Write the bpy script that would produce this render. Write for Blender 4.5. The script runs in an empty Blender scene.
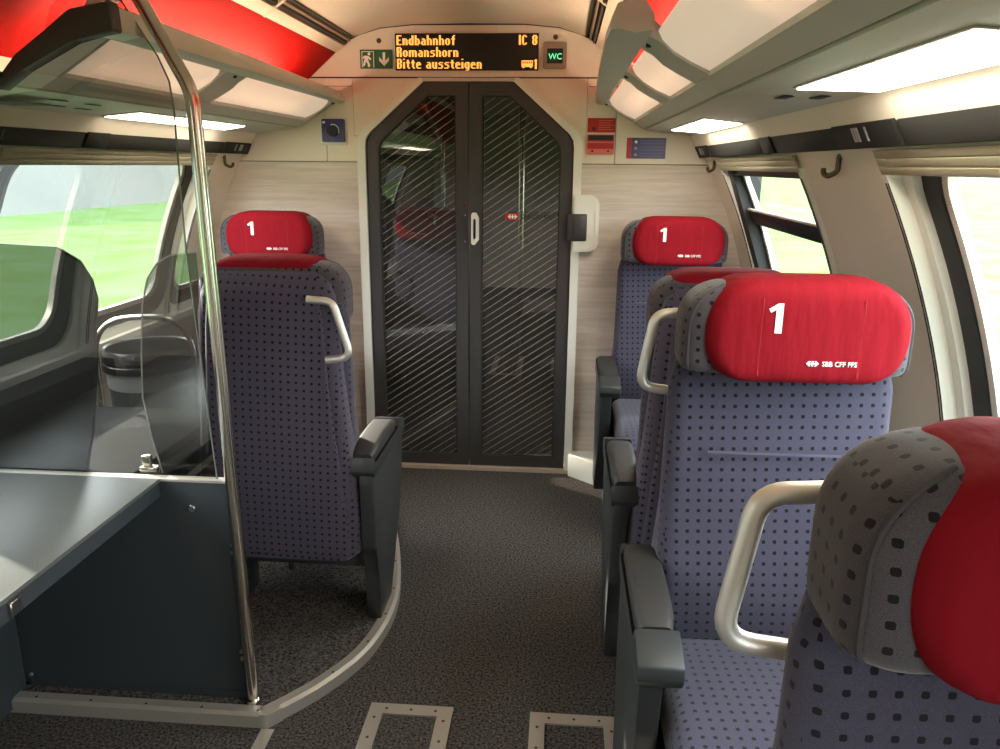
import bpy, bmesh, math, random
from mathutils import Vector, Matrix

# ------------------------------------------------------------------ camera, world, sun, exposure
scene = bpy.context.scene
COL = scene.collection
random.seed(7)

cam_data = bpy.data.cameras.new('camera')
cam_data.sensor_width = 36.0
cam_data.lens = 28.08
cam_data.clip_start = 0.02
cam_data.clip_end = 2000
cam = bpy.data.objects.new('camera', cam_data)
COL.objects.link(cam)
_f = 780.0
_Y = Vector((63, 208.5, -_f)).normalized()
_Z = Vector((33, 3100, _f))
_Z = (_Z - _Y * _Z.dot(_Y)).normalized()
_X = _Y.cross(_Z)
_M = Matrix((_X, _Y, _Z)).to_4x4()
_M.translation = Vector((0.434, 0.0, 1.5))
cam.matrix_world = _M
scene.camera = cam

scene.view_settings.view_transform = 'Standard'
scene.view_settings.look = 'None'
scene.view_settings.gamma = 1.0
scene.view_settings.use_curve_mapping = False
scene.view_settings.exposure = 1.38
scene.cycles.max_bounces = 10
scene.cycles.transparent_max_bounces = 16
scene.cycles.sample_clamp_indirect = 6.0
scene.cycles.caustics_reflective = False
scene.cycles.caustics_refractive = False

world = bpy.data.worlds.new('sky')
scene.world = world
world.use_nodes = True
wn = world.node_tree
bg = wn.nodes['Background']
bg.inputs['Color'].default_value = (0.86, 0.93, 1.0, 1)
bg.inputs['Strength'].default_value = 6.0

sun_data = bpy.data.lights.new('sun', 'SUN')
sun_data.energy = 10.0
sun_data.angle = math.radians(1.0)
sun_data.color = (1.0, 0.93, 0.80)
sun = bpy.data.objects.new('sun', sun_data)
COL.objects.link(sun)
_sd = Vector((0.85 * math.cos(math.radians(30)), -0.53 * math.cos(math.radians(30)), -math.sin(math.radians(30))))
sun.rotation_euler = _sd.to_track_quat('-Z', 'Y').to_euler()
sun.location = (-6, 6, 6)

# ------------------------------------------------------------------ materials
MATS = {}

def srgb(r, g, b):
    def c(v):
        v /= 255.0
        return v / 12.92 if v <= 0.04045 else ((v + 0.055) / 1.055) ** 2.4
    return (c(r), c(g), c(b), 1.0)

def mat(name, col, rough=0.5, metal=0.0, spec=0.5, bump=0.0, bscale=200.0, var=0.0, vscale=40.0, var2=None, emis=0.0, emcol=None, stretch=None, coat=0.0, detail=3.0):
    if name in MATS:
        return MATS[name]
    m = bpy.data.materials.new(name)
    m.use_nodes = True
    nt = m.node_tree
    b = nt.nodes['Principled BSDF']
    b.inputs['Base Color'].default_value = col
    b.inputs['Roughness'].default_value = rough
    b.inputs['Metallic'].default_value = metal
    b.inputs['Specular IOR Level'].default_value = spec
    b.inputs['Coat Weight'].default_value = coat
    if emis:
        b.inputs['Emission Color'].default_value = emcol or col
        b.inputs['Emission Strength'].default_value = emis
    tc = nt.nodes.new('ShaderNodeTexCoord')
    src = tc.outputs['Object']
    if stretch:
        mp = nt.nodes.new('ShaderNodeMapping')
        mp.inputs['Scale'].default_value = stretch
        nt.links.new(src, mp.inputs['Vector'])
        src = mp.outputs['Vector']
    if var > 0 or var2:
        n = nt.nodes.new('ShaderNodeTexNoise')
        n.inputs['Scale'].default_value = vscale
        n.inputs['Detail'].default_value = detail
        nt.links.new(src, n.inputs['Vector'])
        r = nt.nodes.new('ShaderNodeValToRGB')
        r.color_ramp.elements[0].position = 0.3
        r.color_ramp.elements[1].position = 0.7
        c0 = var2 if var2 else tuple(max(0, c * (1 - var)) for c in col[:3]) + (1,)
        c1 = col if var2 else tuple(min(1, c * (1 + var)) for c in col[:3]) + (1,)
        r.color_ramp.elements[0].color = c0
        r.color_ramp.elements[1].color = c1
        nt.links.new(n.outputs['Fac'], r.inputs['Fac'])
        nt.links.new(r.outputs['Color'], b.inputs['Base Color'])
    if bump > 0:
        n2 = nt.nodes.new('ShaderNodeTexNoise')
        n2.inputs['Scale'].default_value = bscale
        n2.inputs['Detail'].default_value = 2
        nt.links.new(src, n2.inputs['Vector'])
        bp = nt.nodes.new('ShaderNodeBump')
        bp.inputs['Strength'].default_value = bump
        bp.inputs['Distance'].default_value = 0.004
        nt.links.new(n2.outputs['Fac'], bp.inputs['Height'])
        nt.links.new(bp.outputs['Normal'], b.inputs['Normal'])
    MATS[name] = m
    return m

def glass_mat(name, tint, refl=0.06, stripes=None):
    """thin sheet glass: tinted straight transmission plus a mirror share; optional printed line pattern"""
    m = bpy.data.materials.new(name)
    m.use_nodes = True
    nt = m.node_tree
    nt.nodes.remove(nt.nodes['Principled BSDF'])
    out = nt.nodes['Material Output']
    tr = nt.nodes.new('ShaderNodeBsdfTransparent'); tr.inputs['Color'].default_value = tint
    gl = nt.nodes.new('ShaderNodeBsdfGlossy'); gl.inputs['Roughness'].default_value = 0.0
    lw = nt.nodes.new('ShaderNodeLayerWeight'); lw.inputs['Blend'].default_value = 0.5
    pw = nt.nodes.new('ShaderNodeMath'); pw.operation = 'POWER'; nt.links.new(lw.outputs['Facing'], pw.inputs[0]); pw.inputs[1].default_value = 5.0
    ad = nt.nodes.new('ShaderNodeMath'); ad.operation = 'MULTIPLY_ADD'; ad.use_clamp = True
    nt.links.new(pw.outputs[0], ad.inputs[0]); ad.inputs[1].default_value = 0.9; ad.inputs[2].default_value = 0.04 + refl
    mx = nt.nodes.new('ShaderNodeMixShader')
    nt.links.new(ad.outputs[0], mx.inputs[0]); nt.links.new(tr.outputs[0], mx.inputs[1]); nt.links.new(gl.outputs[0], mx.inputs[2])
    res = mx.outputs[0]
    if stripes:
        kind, period, width, col, op = stripes
        tc = nt.nodes.new('ShaderNodeTexCoord')
        sx = nt.nodes.new('ShaderNodeSeparateXYZ'); nt.links.new(tc.outputs['Object'], sx.inputs[0])
        a = nt.nodes.new('ShaderNodeMath'); a.operation = 'MULTIPLY_ADD'
        nt.links.new(sx.outputs['X'], a.inputs[0]); a.inputs[1].default_value = kind; nt.links.new(sx.outputs['Z'], a.inputs[2])
        d = nt.nodes.new('ShaderNodeMath'); d.operation = 'DIVIDE'; nt.links.new(a.outputs[0], d.inputs[0]); d.inputs[1].default_value = period
        fq = nt.nodes.new('ShaderNodeMath'); fq.operation = 'FRACT'; nt.links.new(d.outputs[0], fq.inputs[0])
        lt = nt.nodes.new('ShaderNodeMath'); lt.operation = 'LESS_THAN'; nt.links.new(fq.outputs[0], lt.inputs[0]); lt.inputs[1].default_value = width / period
        ml = nt.nodes.new('ShaderNodeMath'); ml.operation = 'MULTIPLY'; nt.links.new(lt.outputs[0], ml.inputs[0]); ml.inputs[1].default_value = op
        df = nt.nodes.new('ShaderNodeBsdfDiffuse'); df.inputs['Color'].default_value = col
        m2 = nt.nodes.new('ShaderNodeMixShader')
        nt.links.new(ml.outputs[0], m2.inputs[0]); nt.links.new(res, m2.inputs[1]); nt.links.new(df.outputs[0], m2.inputs[2])
        res = m2.outputs[0]
    nt.links.new(res, out.inputs['Surface'])
    MATS[name] = m
    return m

def fabric_mat(name, col, dot, pitch=0.0235, half=0.185, rough=0.9):
    m = bpy.data.materials.new(name)
    m.use_nodes = True
    nt = m.node_tree
    N = nt.nodes.new
    L = nt.links.new
    b = nt.nodes['Principled BSDF']
    b.inputs['Roughness'].default_value = rough
    b.inputs['Specular IOR Level'].default_value = 0.15
    b.inputs['Sheen Weight'].default_value = 0.25
    b.inputs['Sheen Roughness'].default_value = 0.5
    tc = N('ShaderNodeTexCoord')
    sp = N('ShaderNodeSeparateXYZ'); L(tc.outputs['Object'], sp.inputs[0])
    sn = N('ShaderNodeSeparateXYZ'); L(tc.outputs['Normal'], sn.inputs[0])
    def math_(op, a, bb=None, clamp=False):
        n = N('ShaderNodeMath'); n.operation = op; n.use_clamp = clamp
        for i, v in enumerate((a, bb)):
            if v is None: continue
            if isinstance(v, (int, float)): n.inputs[i].default_value = v
            else: L(v, n.inputs[i])
        return n.outputs[0]
    ax, ay, az = (math_('ABSOLUTE', sn.outputs[i]) for i in range(3))
    xside = math_('MULTIPLY', math_('GREATER_THAN', ax, ay), math_('GREATER_THAN', ax, az))
    ztop = math_('MULTIPLY', math_('GREATER_THAN', az, ay), math_('GREATER_THAN', az, ax))
    # u = x, or y on the sides ; v = z, or y on top
    def mixf(f, a, bb):
        n = N('ShaderNodeMix'); n.data_type = 'FLOAT'
        L(f, n.inputs[0]); L(a, n.inputs[2]); L(bb, n.inputs[3])
        return n.outputs[0]
    u = mixf(xside, sp.outputs['X'], sp.outputs['Y'])
    v = mixf(ztop, sp.outputs['Z'], sp.outputs['Y'])
    # the woven grid runs a little off true
    u2 = math_('ADD', u, math_('MULTIPLY', v, 0.04))
    v2 = math_('SUBTRACT', v, math_('MULTIPLY', u, 0.04))
    fu = math_('ABSOLUTE', math_('SUBTRACT', math_('FRACT', math_('DIVIDE', u2, pitch)), 0.5))
    fv = math_('ABSOLUTE', math_('SUBTRACT', math_('FRACT', math_('DIVIDE', v2, pitch)), 0.5))
    mask = math_('LESS_THAN', math_('MAXIMUM', fu, fv), half)
    mask = math_('MULTIPLY', mask, math_('LESS_THAN', math_('ADD', fu, fv), half * 1.6))
    nz = N('ShaderNodeTexNoise'); nz.inputs['Scale'].default_value = 900; nz.inputs['Detail'].default_value = 1
    L(tc.outputs['Object'], nz.inputs['Vector'])
    rp = N('ShaderNodeValToRGB')
    rp.color_ramp.elements[0].position = 0.3; rp.color_ramp.elements[1].position = 0.7
    rp.color_ramp.elements[0].color = tuple(c * 0.78 for c in col[:3]) + (1,)
    rp.color_ramp.elements[1].color = tuple(c * 1.2 for c in col[:3]) + (1,)
    L(nz.outputs['Fac'], rp.inputs['Fac'])
    mx = N('ShaderNodeMix'); mx.data_type = 'RGBA'
    L(mask, mx.inputs[0]); L(rp.outputs['Color'], mx.inputs[6]); mx.inputs[7].default_value = dot
    L(mx.outputs[2], b.inputs['Base Color'])
    bp = N('ShaderNodeBump'); bp.inputs['Strength'].default_value = 0.25; bp.inputs['Distance'].default_value = 0.002
    L(nz.outputs['Fac'], bp.inputs['Height']); L(bp.outputs['Normal'], b.inputs['Normal'])
    MATS[name] = m
    return m

CREAM = mat('cream plastic', srgb(230, 219, 201), 0.42, var=0.03, vscale=3)
CEILC = mat('ceiling cream', srgb(224, 212, 194), 0.55, var=0.02, vscale=2)
RED_COVE = mat('red lacquer', srgb(170, 14, 7), 0.7, spec=0.12)
RACK = mat('grey green plastic', srgb(194, 187, 178), 0.45, var=0.03, vscale=4)
RACK_DARK = mat('dark rack end', srgb(62, 56, 50), 0.5)
STRIP = mat('charcoal strip', srgb(54, 54, 50), 0.75, spec=0.2)
STRIP2 = mat('charcoal cover', srgb(42, 42, 39), 0.7, spec=0.2)
BLACK = mat('black rubber', srgb(22, 22, 24), 0.55)
SEAM = mat('brown gasket', srgb(44, 22, 18), 0.7)
WHITE = mat('white print', srgb(240, 238, 232), 0.6)
OFFWHITE = mat('white moulding', srgb(226, 224, 212), 0.35)
DOORG = mat('anthracite door', srgb(58, 55, 53), 0.42, var=0.03, vscale=6)
ALU = mat('brushed aluminium', srgb(186, 180, 168), 0.42, 0.55, bump=0.12, bscale=60, stretch=(1, 60, 60))
STEEL = mat('polished tube', srgb(206, 200, 190), 0.2, 1.0)
HANDLE = mat('champagne tube', srgb(226, 222, 214), 0.48, 0.8)
SCREW = mat('screw steel', srgb(170, 168, 165), 0.3, 1.0)
SCREWD = mat('dark screw', srgb(90, 72, 58), 0.5, 0.6)
PANEL = mat('blue grey panel', srgb(52, 57, 60), 0.45, var=0.04, vscale=5)
TABLE = mat('speckled laminate', srgb(104, 105, 101), 0.34, var2=srgb(78, 80, 78), vscale=420, spec=0.35)
DARKCASE = mat('dark casing', srgb(30, 31, 31), 0.8, spec=0.08)
ARMP = mat('arm shell grey', srgb(46, 48, 48), 0.45, bump=0.05, bscale=900)
PAD = mat('arm pad leather', srgb(44, 42, 40), 0.55, bump=0.12, bscale=700)
UNDER = mat('seat underframe', srgb(44, 45, 47), 0.5)
REDC = mat('red headrest cloth', srgb(128, 13, 26), 0.85, spec=0.15, bump=0.9, bscale=22, stretch=(1.8, 1, 0.4), var=0.05, vscale=20)
FABRIC = fabric_mat('dotted plush', srgb(66, 63, 78), srgb(15, 14, 20), half=0.165)
FABRICB = fabric_mat('dotted plush back', srgb(76, 69, 83), srgb(16, 14, 20), half=0.165)
FABRICH = fabric_mat('dotted plush head', srgb(76, 71, 76), srgb(17, 15, 20), half=0.165)
BIN = mat('black bin', srgb(24, 25, 26), 0.25)
BAG = mat('bin liner', srgb(150, 152, 150), 0.3)
GREEN = mat('sign green', srgb(26, 104, 56), 0.4)
BLUE = mat('sign blue', srgb(42, 40, 104), 0.35)
REDS = mat('sign red', srgb(176, 26, 22), 0.4)
PINK = mat('sign small print', srgb(214, 110, 92), 0.5)
LAV = mat('sign blue print', srgb(92, 92, 150), 0.5)
DISPLAY = mat('display black', srgb(34, 22, 18), 0.25)
AMBER = mat('amber diode', (1.0, 0.42, 0.08, 1), 0.5, emis=0.5, emcol=(1.0, 0.40, 0.07, 1))
WCG = mat('green diode', (0.1, 0.8, 0.35, 1), 0.5, emis=0.5, emcol=(0.12, 0.9, 0.38, 1))
BEZEL = mat('bezel taupe', srgb(150, 132, 116), 0.5)
BLIND = mat('blind cassette', srgb(176, 170, 142), 0.5)
HOOK = mat('bronze hook', srgb(84, 68, 50), 0.4, 0.3)
LAMP_DIFF = mat('lamp diffuser', srgb(244, 228, 208), 0.4, emis=0.14, emcol=(1.0, 0.84, 0.68, 1))
LAMP_READ = mat('reading lamp', srgb(255, 248, 232), 0.4, emis=8.0, emcol=(1.0, 0.90, 0.74, 1))
def translucent(m, w):
    nt = m.node_tree
    b = nt.nodes['Principled BSDF']
    out = nt.nodes['Material Output']
    tl = nt.nodes.new('ShaderNodeBsdfTranslucent'); tl.inputs['Color'].default_value = (0.9, 0.84, 0.78, 1)
    mx = nt.nodes.new('ShaderNodeMixShader'); mx.inputs[0].default_value = w
    nt.links.new(b.outputs[0], mx.inputs[1]); nt.links.new(tl.outputs[0], mx.inputs[2]); nt.links.new(mx.outputs[0], out.inputs['Surface'])
translucent(LAMP_DIFF, 0.12)
TUBE = mat('cove tube', srgb(255, 236, 210), 0.4, emis=15.0, emcol=(1.0, 0.82, 0.60, 1))
GRASS = mat('field grass', srgb(78, 100, 54), 0.95, spec=0.0, var2=srgb(90, 112, 80), vscale=0.35)
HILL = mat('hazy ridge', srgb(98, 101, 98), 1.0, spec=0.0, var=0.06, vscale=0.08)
CARPET = mat('carpet', srgb(112, 106, 101), 0.95, spec=0.05, var2=srgb(24, 22, 22), vscale=140, bump=0.9, bscale=420, detail=2)
GLASS = glass_mat('window glass', (0.93, 0.97, 0.95, 1), 0.02)
TINT = glass_mat('tinted partition glass', (0.62, 0.61, 0.58, 1), 0.10)
SMOKE = glass_mat('smoked glass', (0.22, 0.22, 0.22, 1), 0.03)
DOORGL = glass_mat('door glass', (0.50, 0.48, 0.46, 1), 0.07, stripes=(-0.68, 0.0365, 0.0026, srgb(190, 182, 172), 0.6))

def film_mat():
    m = bpy.data.materials.new('frosted film'); m.use_nodes = True
    nt = m.node_tree; nt.nodes.remove(nt.nodes['Principled BSDF'])
    tr = nt.nodes.new('ShaderNodeBsdfTransparent'); df = nt.nodes.new('ShaderNodeBsdfDiffuse'); df.inputs['Color'].default_value = srgb(120, 114, 106)
    mx = nt.nodes.new('ShaderNodeMixShader'); mx.inputs[0].default_value = 0.35
    nt.links.new(tr.outputs[0], mx.inputs[1]); nt.links.new(df.outputs[0], mx.inputs[2])
    nt.links.new(mx.outputs[0], nt.nodes['Material Output'].inputs['Surface'])
    return m
FILM = film_mat()

def wood_mat():
    m = bpy.data.materials.new('pale wood laminate')
    m.use_nodes = True
    nt = m.node_tree; N = nt.nodes.new; L = nt.links.new
    b = nt.nodes['Principled BSDF']; b.inputs['Roughness'].default_value = 0.5
    tc = N('ShaderNodeTexCoord')
    mp = N('ShaderNodeMapping'); mp.inputs['Scale'].default_value = (1.6, 1, 26); L(tc.outputs['Object'], mp.inputs[0])
    n1 = N('ShaderNodeTexNoise'); n1.inputs['Scale'].default_value = 2.2; n1.inputs['Detail'].default_value = 8; n1.inputs['Roughness'].default_value = 0.65
    L(mp.outputs[0], n1.inputs['Vector'])
    mp2 = N('ShaderNodeMapping'); mp2.inputs['Scale'].default_value = (0.2, 1, 9); L(tc.outputs['Object'], mp2.inputs[0])
    n2 = N('ShaderNodeTexNoise'); n2.inputs['Scale'].default_value = 1.4; n2.inputs['Detail'].default_value = 1; L(mp2.outputs[0], n2.inputs['Vector'])
    ad = N('ShaderNodeMath'); ad.operation = 'MULTIPLY_ADD'; L(n2.outputs['Fac'], ad.inputs[0]); ad.inputs[1].default_value = 0.5
    L(n1.outputs['Fac'], ad.inputs[2])
    r = N('ShaderNodeValToRGB')
    r.color_ramp.elements[0].position = 0.45; r.color_ramp.elements[0].color = srgb(184, 168, 153)
    r.color_ramp.elements[1].position = 1.0; r.color_ramp.elements[1].color = srgb(220, 208, 195)
    L(ad.outputs[0], r.inputs[0]); L(r.outputs[0], b.inputs['Base Color'])
    MATS['wood'] = m
    return m
WOOD = wood_mat()

# ------------------------------------------------------------------ geometry helpers
def link(o, parent=None):
    COL.objects.link(o)
    if parent is not None:
        o.parent = parent
    return o

def empty(name, loc=(0, 0, 0), rotz=0.0, parent=None):
    o = bpy.data.objects.new(name, None)
    o.empty_display_size = 0.05
    o.location = loc
    o.rotation_euler = (0, 0, rotz)
    return link(o, parent)

def tag(o, label=None, cat=None, group=None, kind=None):
    if label: o['label'] = label
    if cat: o['category'] = cat
    if group: o['group'] = group
    if kind: o['kind'] = kind
    return o

def thing(name, label, cat, loc=(0, 0, 0), rotz=0.0, group=None):
    return tag(empty(name, loc, rotz), label, cat, group)

def struct(name, label, cat, loc=(0, 0, 0)):
    return tag(empty(name, loc), label, cat, kind='structure')

def finish(name, bm, m, parent=None, angle=38.0):
    bmesh.ops.remove_doubles(bm, verts=bm.verts, dist=1e-6)
    bmesh.ops.recalc_face_normals(bm, faces=bm.faces)
    lim = math.radians(angle)
    for f in bm.faces:
        f.smooth = True
    for e in bm.edges:
        if len(e.link_faces) == 2:
            e.smooth = e.calc_face_angle(0.0) < lim
    me = bpy.data.meshes.new(name)
    bm.to_mesh(me)
    bm.free()
    me.materials.append(m)
    return link(bpy.data.objects.new(name, me), parent)

def add_box(bm, x0, x1, y0, y1, z0, z1):
    vs = [bm.verts.new(p) for p in ((x0, y0, z0), (x1, y0, z0), (x1, y1, z0), (x0, y1, z0), (x0, y0, z1), (x1, y0, z1), (x1, y1, z1), (x0, y1, z1))]
    for f in ((0, 3, 2, 1), (4, 5, 6, 7), (0, 1, 5, 4), (1, 2, 6, 5), (2, 3, 7, 6), (3, 0, 4, 7)):
        bm.faces.new([vs[i] for i in f])

def do_bevel(bm, r, seg=2):
    if r > 0:
        bmesh.ops.bevel(bm, geom=[e for e in bm.edges], offset=r, segments=seg, profile=0.5, affect='EDGES', clamp_overlap=True)

def box(name, x0, x1, y0, y1, z0, z1, m, parent=None, bevel=0.0, seg=2):
    bm = bmesh.new()
    add_box(bm, min(x0, x1), max(x0, x1), min(y0, y1), max(y0, y1), min(z0, z1), max(z0, z1))
    do_bevel(bm, bevel, seg)
    return finish(name, bm, m, parent)

AX = {'xz': lambda a, b, c: (a, c, b), 'yz': lambda a, b, c: (c, a, b), 'xy': lambda a, b, c: (a, b, c)}

def add_prism(bm, poly, c0, c1, plane='xz'):
    mp = AX[plane]
    v0 = [bm.verts.new(mp(a, b, c0)) for a, b in poly]
    v1 = [bm.verts.new(mp(a, b, c1)) for a, b in poly]
    n = len(poly)
    bm.faces.new(v0); bm.faces.new(v1[::-1])
    for i in range(n):
        j = (i + 1) % n
        bm.faces.new((v0[i], v1[i], v1[j], v0[j]))

def prism(name, poly, c0, c1, plane, m, parent=None, bevel=0.0, seg=2):
    bm = bmesh.new()
    add_prism(bm, poly, c0, c1, plane)
    do_bevel(bm, bevel, seg)
    return finish(name, bm, m, parent)

def add_ring(bm, outer, inner, c0, c1, mp):
    n = len(outer)
    vs = [[bm.verts.new(mp(a, b, c)) for a, b in L] for L in (outer, inner) for c in (c0, c1)]
    o0, o1, i0, i1 = vs
    for i in range(n):
        j = (i + 1) % n
        bm.faces.new((o0[i], o0[j], o1[j], o1[i]))
        bm.faces.new((i0[i], i1[i], i1[j], i0[j]))
        bm.faces.new((o0[i], i0[i], i0[j], o0[j]))
        bm.faces.new((o1[i], o1[j], i1[j], i1[i]))

def ring(name, outer, inner, c0, c1, plane, m, parent=None):
    bm = bmesh.new()
    add_ring(bm, outer, inner, c0, c1, AX[plane] if isinstance(plane, str) else plane)
    return finish(name, bm, m, parent)

def rrect(a0, a1, b0, b1, r, n=6, sub=0):
    """rounded rectangle outline, counter-clockwise; sub adds points along the long vertical sides"""
    pts = []
    r = min(r, (a1 - a0) / 2 - 1e-4, (b1 - b0) / 2 - 1e-4)
    for cx, cy, s in ((a1 - r, b0 + r, -90), (a1 - r, b1 - r, 0), (a0 + r, b1 - r, 90), (a0 + r, b0 + r, 180)):
        arc = [(cx + r * math.cos(math.radians(s + 90 * k / n)), cy + r * math.sin(math.radians(s + 90 * k / n))) for k in range(n + 1)]
        if pts and sub:
            p, q = pts[-1], arc[0]
            for k in range(1, sub + 1):
                t = k / (sub + 1)
                pts.append((p[0] + (q[0] - p[0]) * t, p[1] + (q[1] - p[1]) * t))
        pts += arc
    if sub:
        p, q = pts[-1], pts[0]
        for k in range(1, sub + 1):
            t = k / (sub + 1)
            pts.append((p[0] + (q[0] - p[0]) * t, p[1] + (q[1] - p[1]) * t))
    return pts

def circle(cx, cy, r, n=20):
    return [(cx + r * math.cos(2 * math.pi * k / n), cy + r * math.sin(2 * math.pi * k / n)) for k in range(n)]

def fillet(pts, r, n=7):
    pts = [Vector(p) for p in pts]
    out = [pts[0]]
    for i in range(1, len(pts) - 1):
        p, a, b = pts[i], pts[i - 1], pts[i + 1]
        da, db = (a - p), (b - p)
        ang = da.angle(db)
        d = min(r / math.tan(ang / 2), da.length * 0.48, db.length * 0.48)
        s, e = p + da.normalized() * d, p + db.normalized() * d
        for k in range(n + 1):
            t = k / n
            out.append(s * (1 - t) ** 2 + p * 2 * t * (1 - t) + e * t * t)
    out.append(pts[-1])
    return out

def add_tube(bm, pts, r, seg=12, rx=None):
    pts = [Vector(p) for p in pts]
    rings = []
    prev = None
    for i, p in enumerate(pts):
        t = (pts[min(i + 1, len(pts) - 1)] - pts[max(i - 1, 0)]).normalized()
        if prev is None:
            u = t.orthogonal().normalized()
        else:
            u = (prev - t * prev.dot(t)).normalized()
        prev = u
        w = t.cross(u)
        rings.append([bm.verts.new(p + (u * math.cos(2 * math.pi * k / seg) + w * math.sin(2 * math.pi * k / seg)) * r) for k in range(seg)])
    for a, b in zip(rings, rings[1:]):
        for k in range(seg):
            j = (k + 1) % seg
            bm.faces.new((a[k], a[j], b[j], b[k]))
    bm.faces.new(rings[0][::-1]); bm.faces.new(rings[-1])

def tube(name, pts, r, m, parent=None, seg=12):
    bm = bmesh.new()
    add_tube(bm, pts, r, seg)
    return finish(name, bm, m, parent, 50)

def loft(name, sections, m, parent=None, angle=60):
    """sections: closed loops of equal length (3-D points)"""
    bm = bmesh.new()
    rings = [[bm.verts.new(p) for p in s] for s in sections]
    n = len(rings[0])
    for a, b in zip(rings, rings[1:]):
        for k in range(n):
            j = (k + 1) % n
            bm.faces.new((a[k], a[j], b[j], b[k]))
    bm.faces.new(rings[0][::-1]); bm.faces.new(rings[-1])
    return finish(name, bm, m, parent, angle)

def cushion_sec(z, w, yf, yr, rc, n=5):
    return [(a, b, z) for a, b in rrect(-w, w, yf, yr, rc, n)]

def text_poly(s, size, extrude=0.0006):
    cu = bpy.data.curves.new('lettering', 'FONT')
    cu.body = s
    cu.size = size
    cu.extrude = extrude
    cu.resolution_u = 2
    cu.align_x = 'LEFT'
    o = bpy.data.objects.new('lettering', cu)
    COL.objects.link(o)
    dg = bpy.context.evaluated_depsgraph_get()
    me = bpy.data.meshes.new_from_object(o.evaluated_get(dg))
    COL.objects.unlink(o)
    bpy.data.objects.remove(o)
    return me

def lettering(name, s, size, origin, m, parent=None, sx=1.0, bold=0.0, extrude=0.0006):
    """text in the xz plane read from -y, origin = lower-left"""
    me = text_poly(s, size, extrude)
    ox, oy, oz = origin
    for v in me.vertices:
        x, y, z = v.co
        v.co = (ox + x * sx, oy - z, oz + y)
    me.materials.clear(); me.materials.append(m)
    me.name = name
    return link(bpy.data.objects.new(name, me), parent)

# ------------------------------------------------------------------ shell constants
YW = 3.717          # end wall
YB = -2.4           # far end behind the viewer
PLAT = 0.04         # seat platform height

def xw(z):
    return 1.34 - 0.272 * max(z - 0.55, 0.0) ** 2

def wallmap(s):
    return lambda y, z, off: (s * (xw(z) + off), y, z)

def wall_patch(name, s, y0, y1, z0, z1, m, parent, off0=0.0, off1=0.03, nz=10):
    bm = bmesh.new()
    mp = wallmap(s)
    zs = [z0 + (z1 - z0) * k / nz for k in range(nz + 1)]
    loopi = [(y0, z) for z in zs]
    prof = [(xw(z) + off0, z) for z in zs] + [(xw(z) + off1, z) for z in reversed(zs)]
    v0 = [bm.verts.new((s * x, y0, z)) for x, z in prof]
    v1 = [bm.verts.new((s * x, y1, z)) for x, z in prof]
    n = len(prof)
    for i in range(n):
        j = (i + 1) % n
        bm.faces.new((v0[i], v0[j], v1[j], v1[i]))
    for k in range(nz):
        a, b, c, d = k, k + 1, n - 2 - k, n - 1 - k
        bm.faces.new((v0[a], v0[b], v0[c], v0[d])); bm.faces.new((v1[a], v1[b], v1[c], v1[d]))
    return finish(name, bm, m, parent)

# ------------------------------------------------------------------ outdoors
bm = bmesh.new()
add_box(bm, -600, 600, -600, 600, -3.3, -3.0)
fld = tag(finish('ground', bm, GRASS), 'bright green meadow outside the windows', 'meadow', kind='structure')

def ridge(name, label, x0, sgn, h, seed):
    rnd = random.Random(seed)
    bm = bmesh.new()
    n = 90
    top, bot, bk = [], [], []
    for k in range(n + 1):
        y = -330 + 760 * k / n
        hh = h * (0.8 + 0.25 * math.sin(k * 0.23 + seed) + 0.1 * math.sin(k * 0.9) + 0.05 * rnd.random())
        bot.append(bm.verts.new((x0, y, -3.1)))
        top.append(bm.verts.new((x0 + sgn * 22, y, -3.0 + hh)))
        bk.append(bm.verts.new((x0 + sgn * 60, y, -3.1)))
    for k in range(n):
        bm.faces.new((bot[k], bot[k + 1], top[k + 1], top[k]))
        bm.faces.new((top[k], top[k + 1], bk[k + 1], bk[k]))
    return tag(finish(name, bm, HILL), label, 'hill', kind='structure')
ridge('hill', 'hazy grey wooded ridge beyond the meadow through the bin-side window', -46, -1, 26, 2)
ridge('hill', 'low hazy ridge beyond the meadow outside the single-seat windows', 150, 1, 12, 5)

# ------------------------------------------------------------------ floor
floor = struct('floor', 'dark speckled carpet floor of the carriage aisle', 'floor')
box('aisle_carpet', -1.34, 1.34, YB, YW + 0.02, -0.05, 0.0, CARPET, floor)
# raised seat floors with metal edging: the curved one by the partition, the straight one under the single seats
edge_l = [(-1.30, 1.765), (-0.335, 1.765), (-0.225, 1.90), (-0.14, 2.06), (-0.105, 2.22), (-0.10, 2.38), (-0.125, 2.56), (-0.18, 2.80), (-0.30, 3.2), (-0.44, 3.60), (-0.44, YW)]
def smooth_path(p, n=5):
    out = []
    q = [p[0]] + p + [p[-1]]
    for i in range(1, len(q) - 2):
        p0, p1, p2, p3 = (Vector(q[j]) for j in (i - 1, i, i + 1, i + 2))
        for k in range(n):
            t = k / n
            out.append(0.5 * ((2 * p1) + (-p0 + p2) * t + (2 * p0 - 5 * p1 + 4 * p2 - p3) * t * t + (-p0 + 3 * p1 - 3 * p2 + p3) * t ** 3))
    out.append(Vector(p[-1]))
    return out
cur = [Vector(edge_l[0])] + smooth_path(edge_l[1:])
poly = [(p.x, p.y) for p in cur] + [(-1.34, YW), (-1.34, 1.765)]
prism('seat_platform', poly, 0.0, PLAT, 'xy', CARPET, floor)
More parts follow.
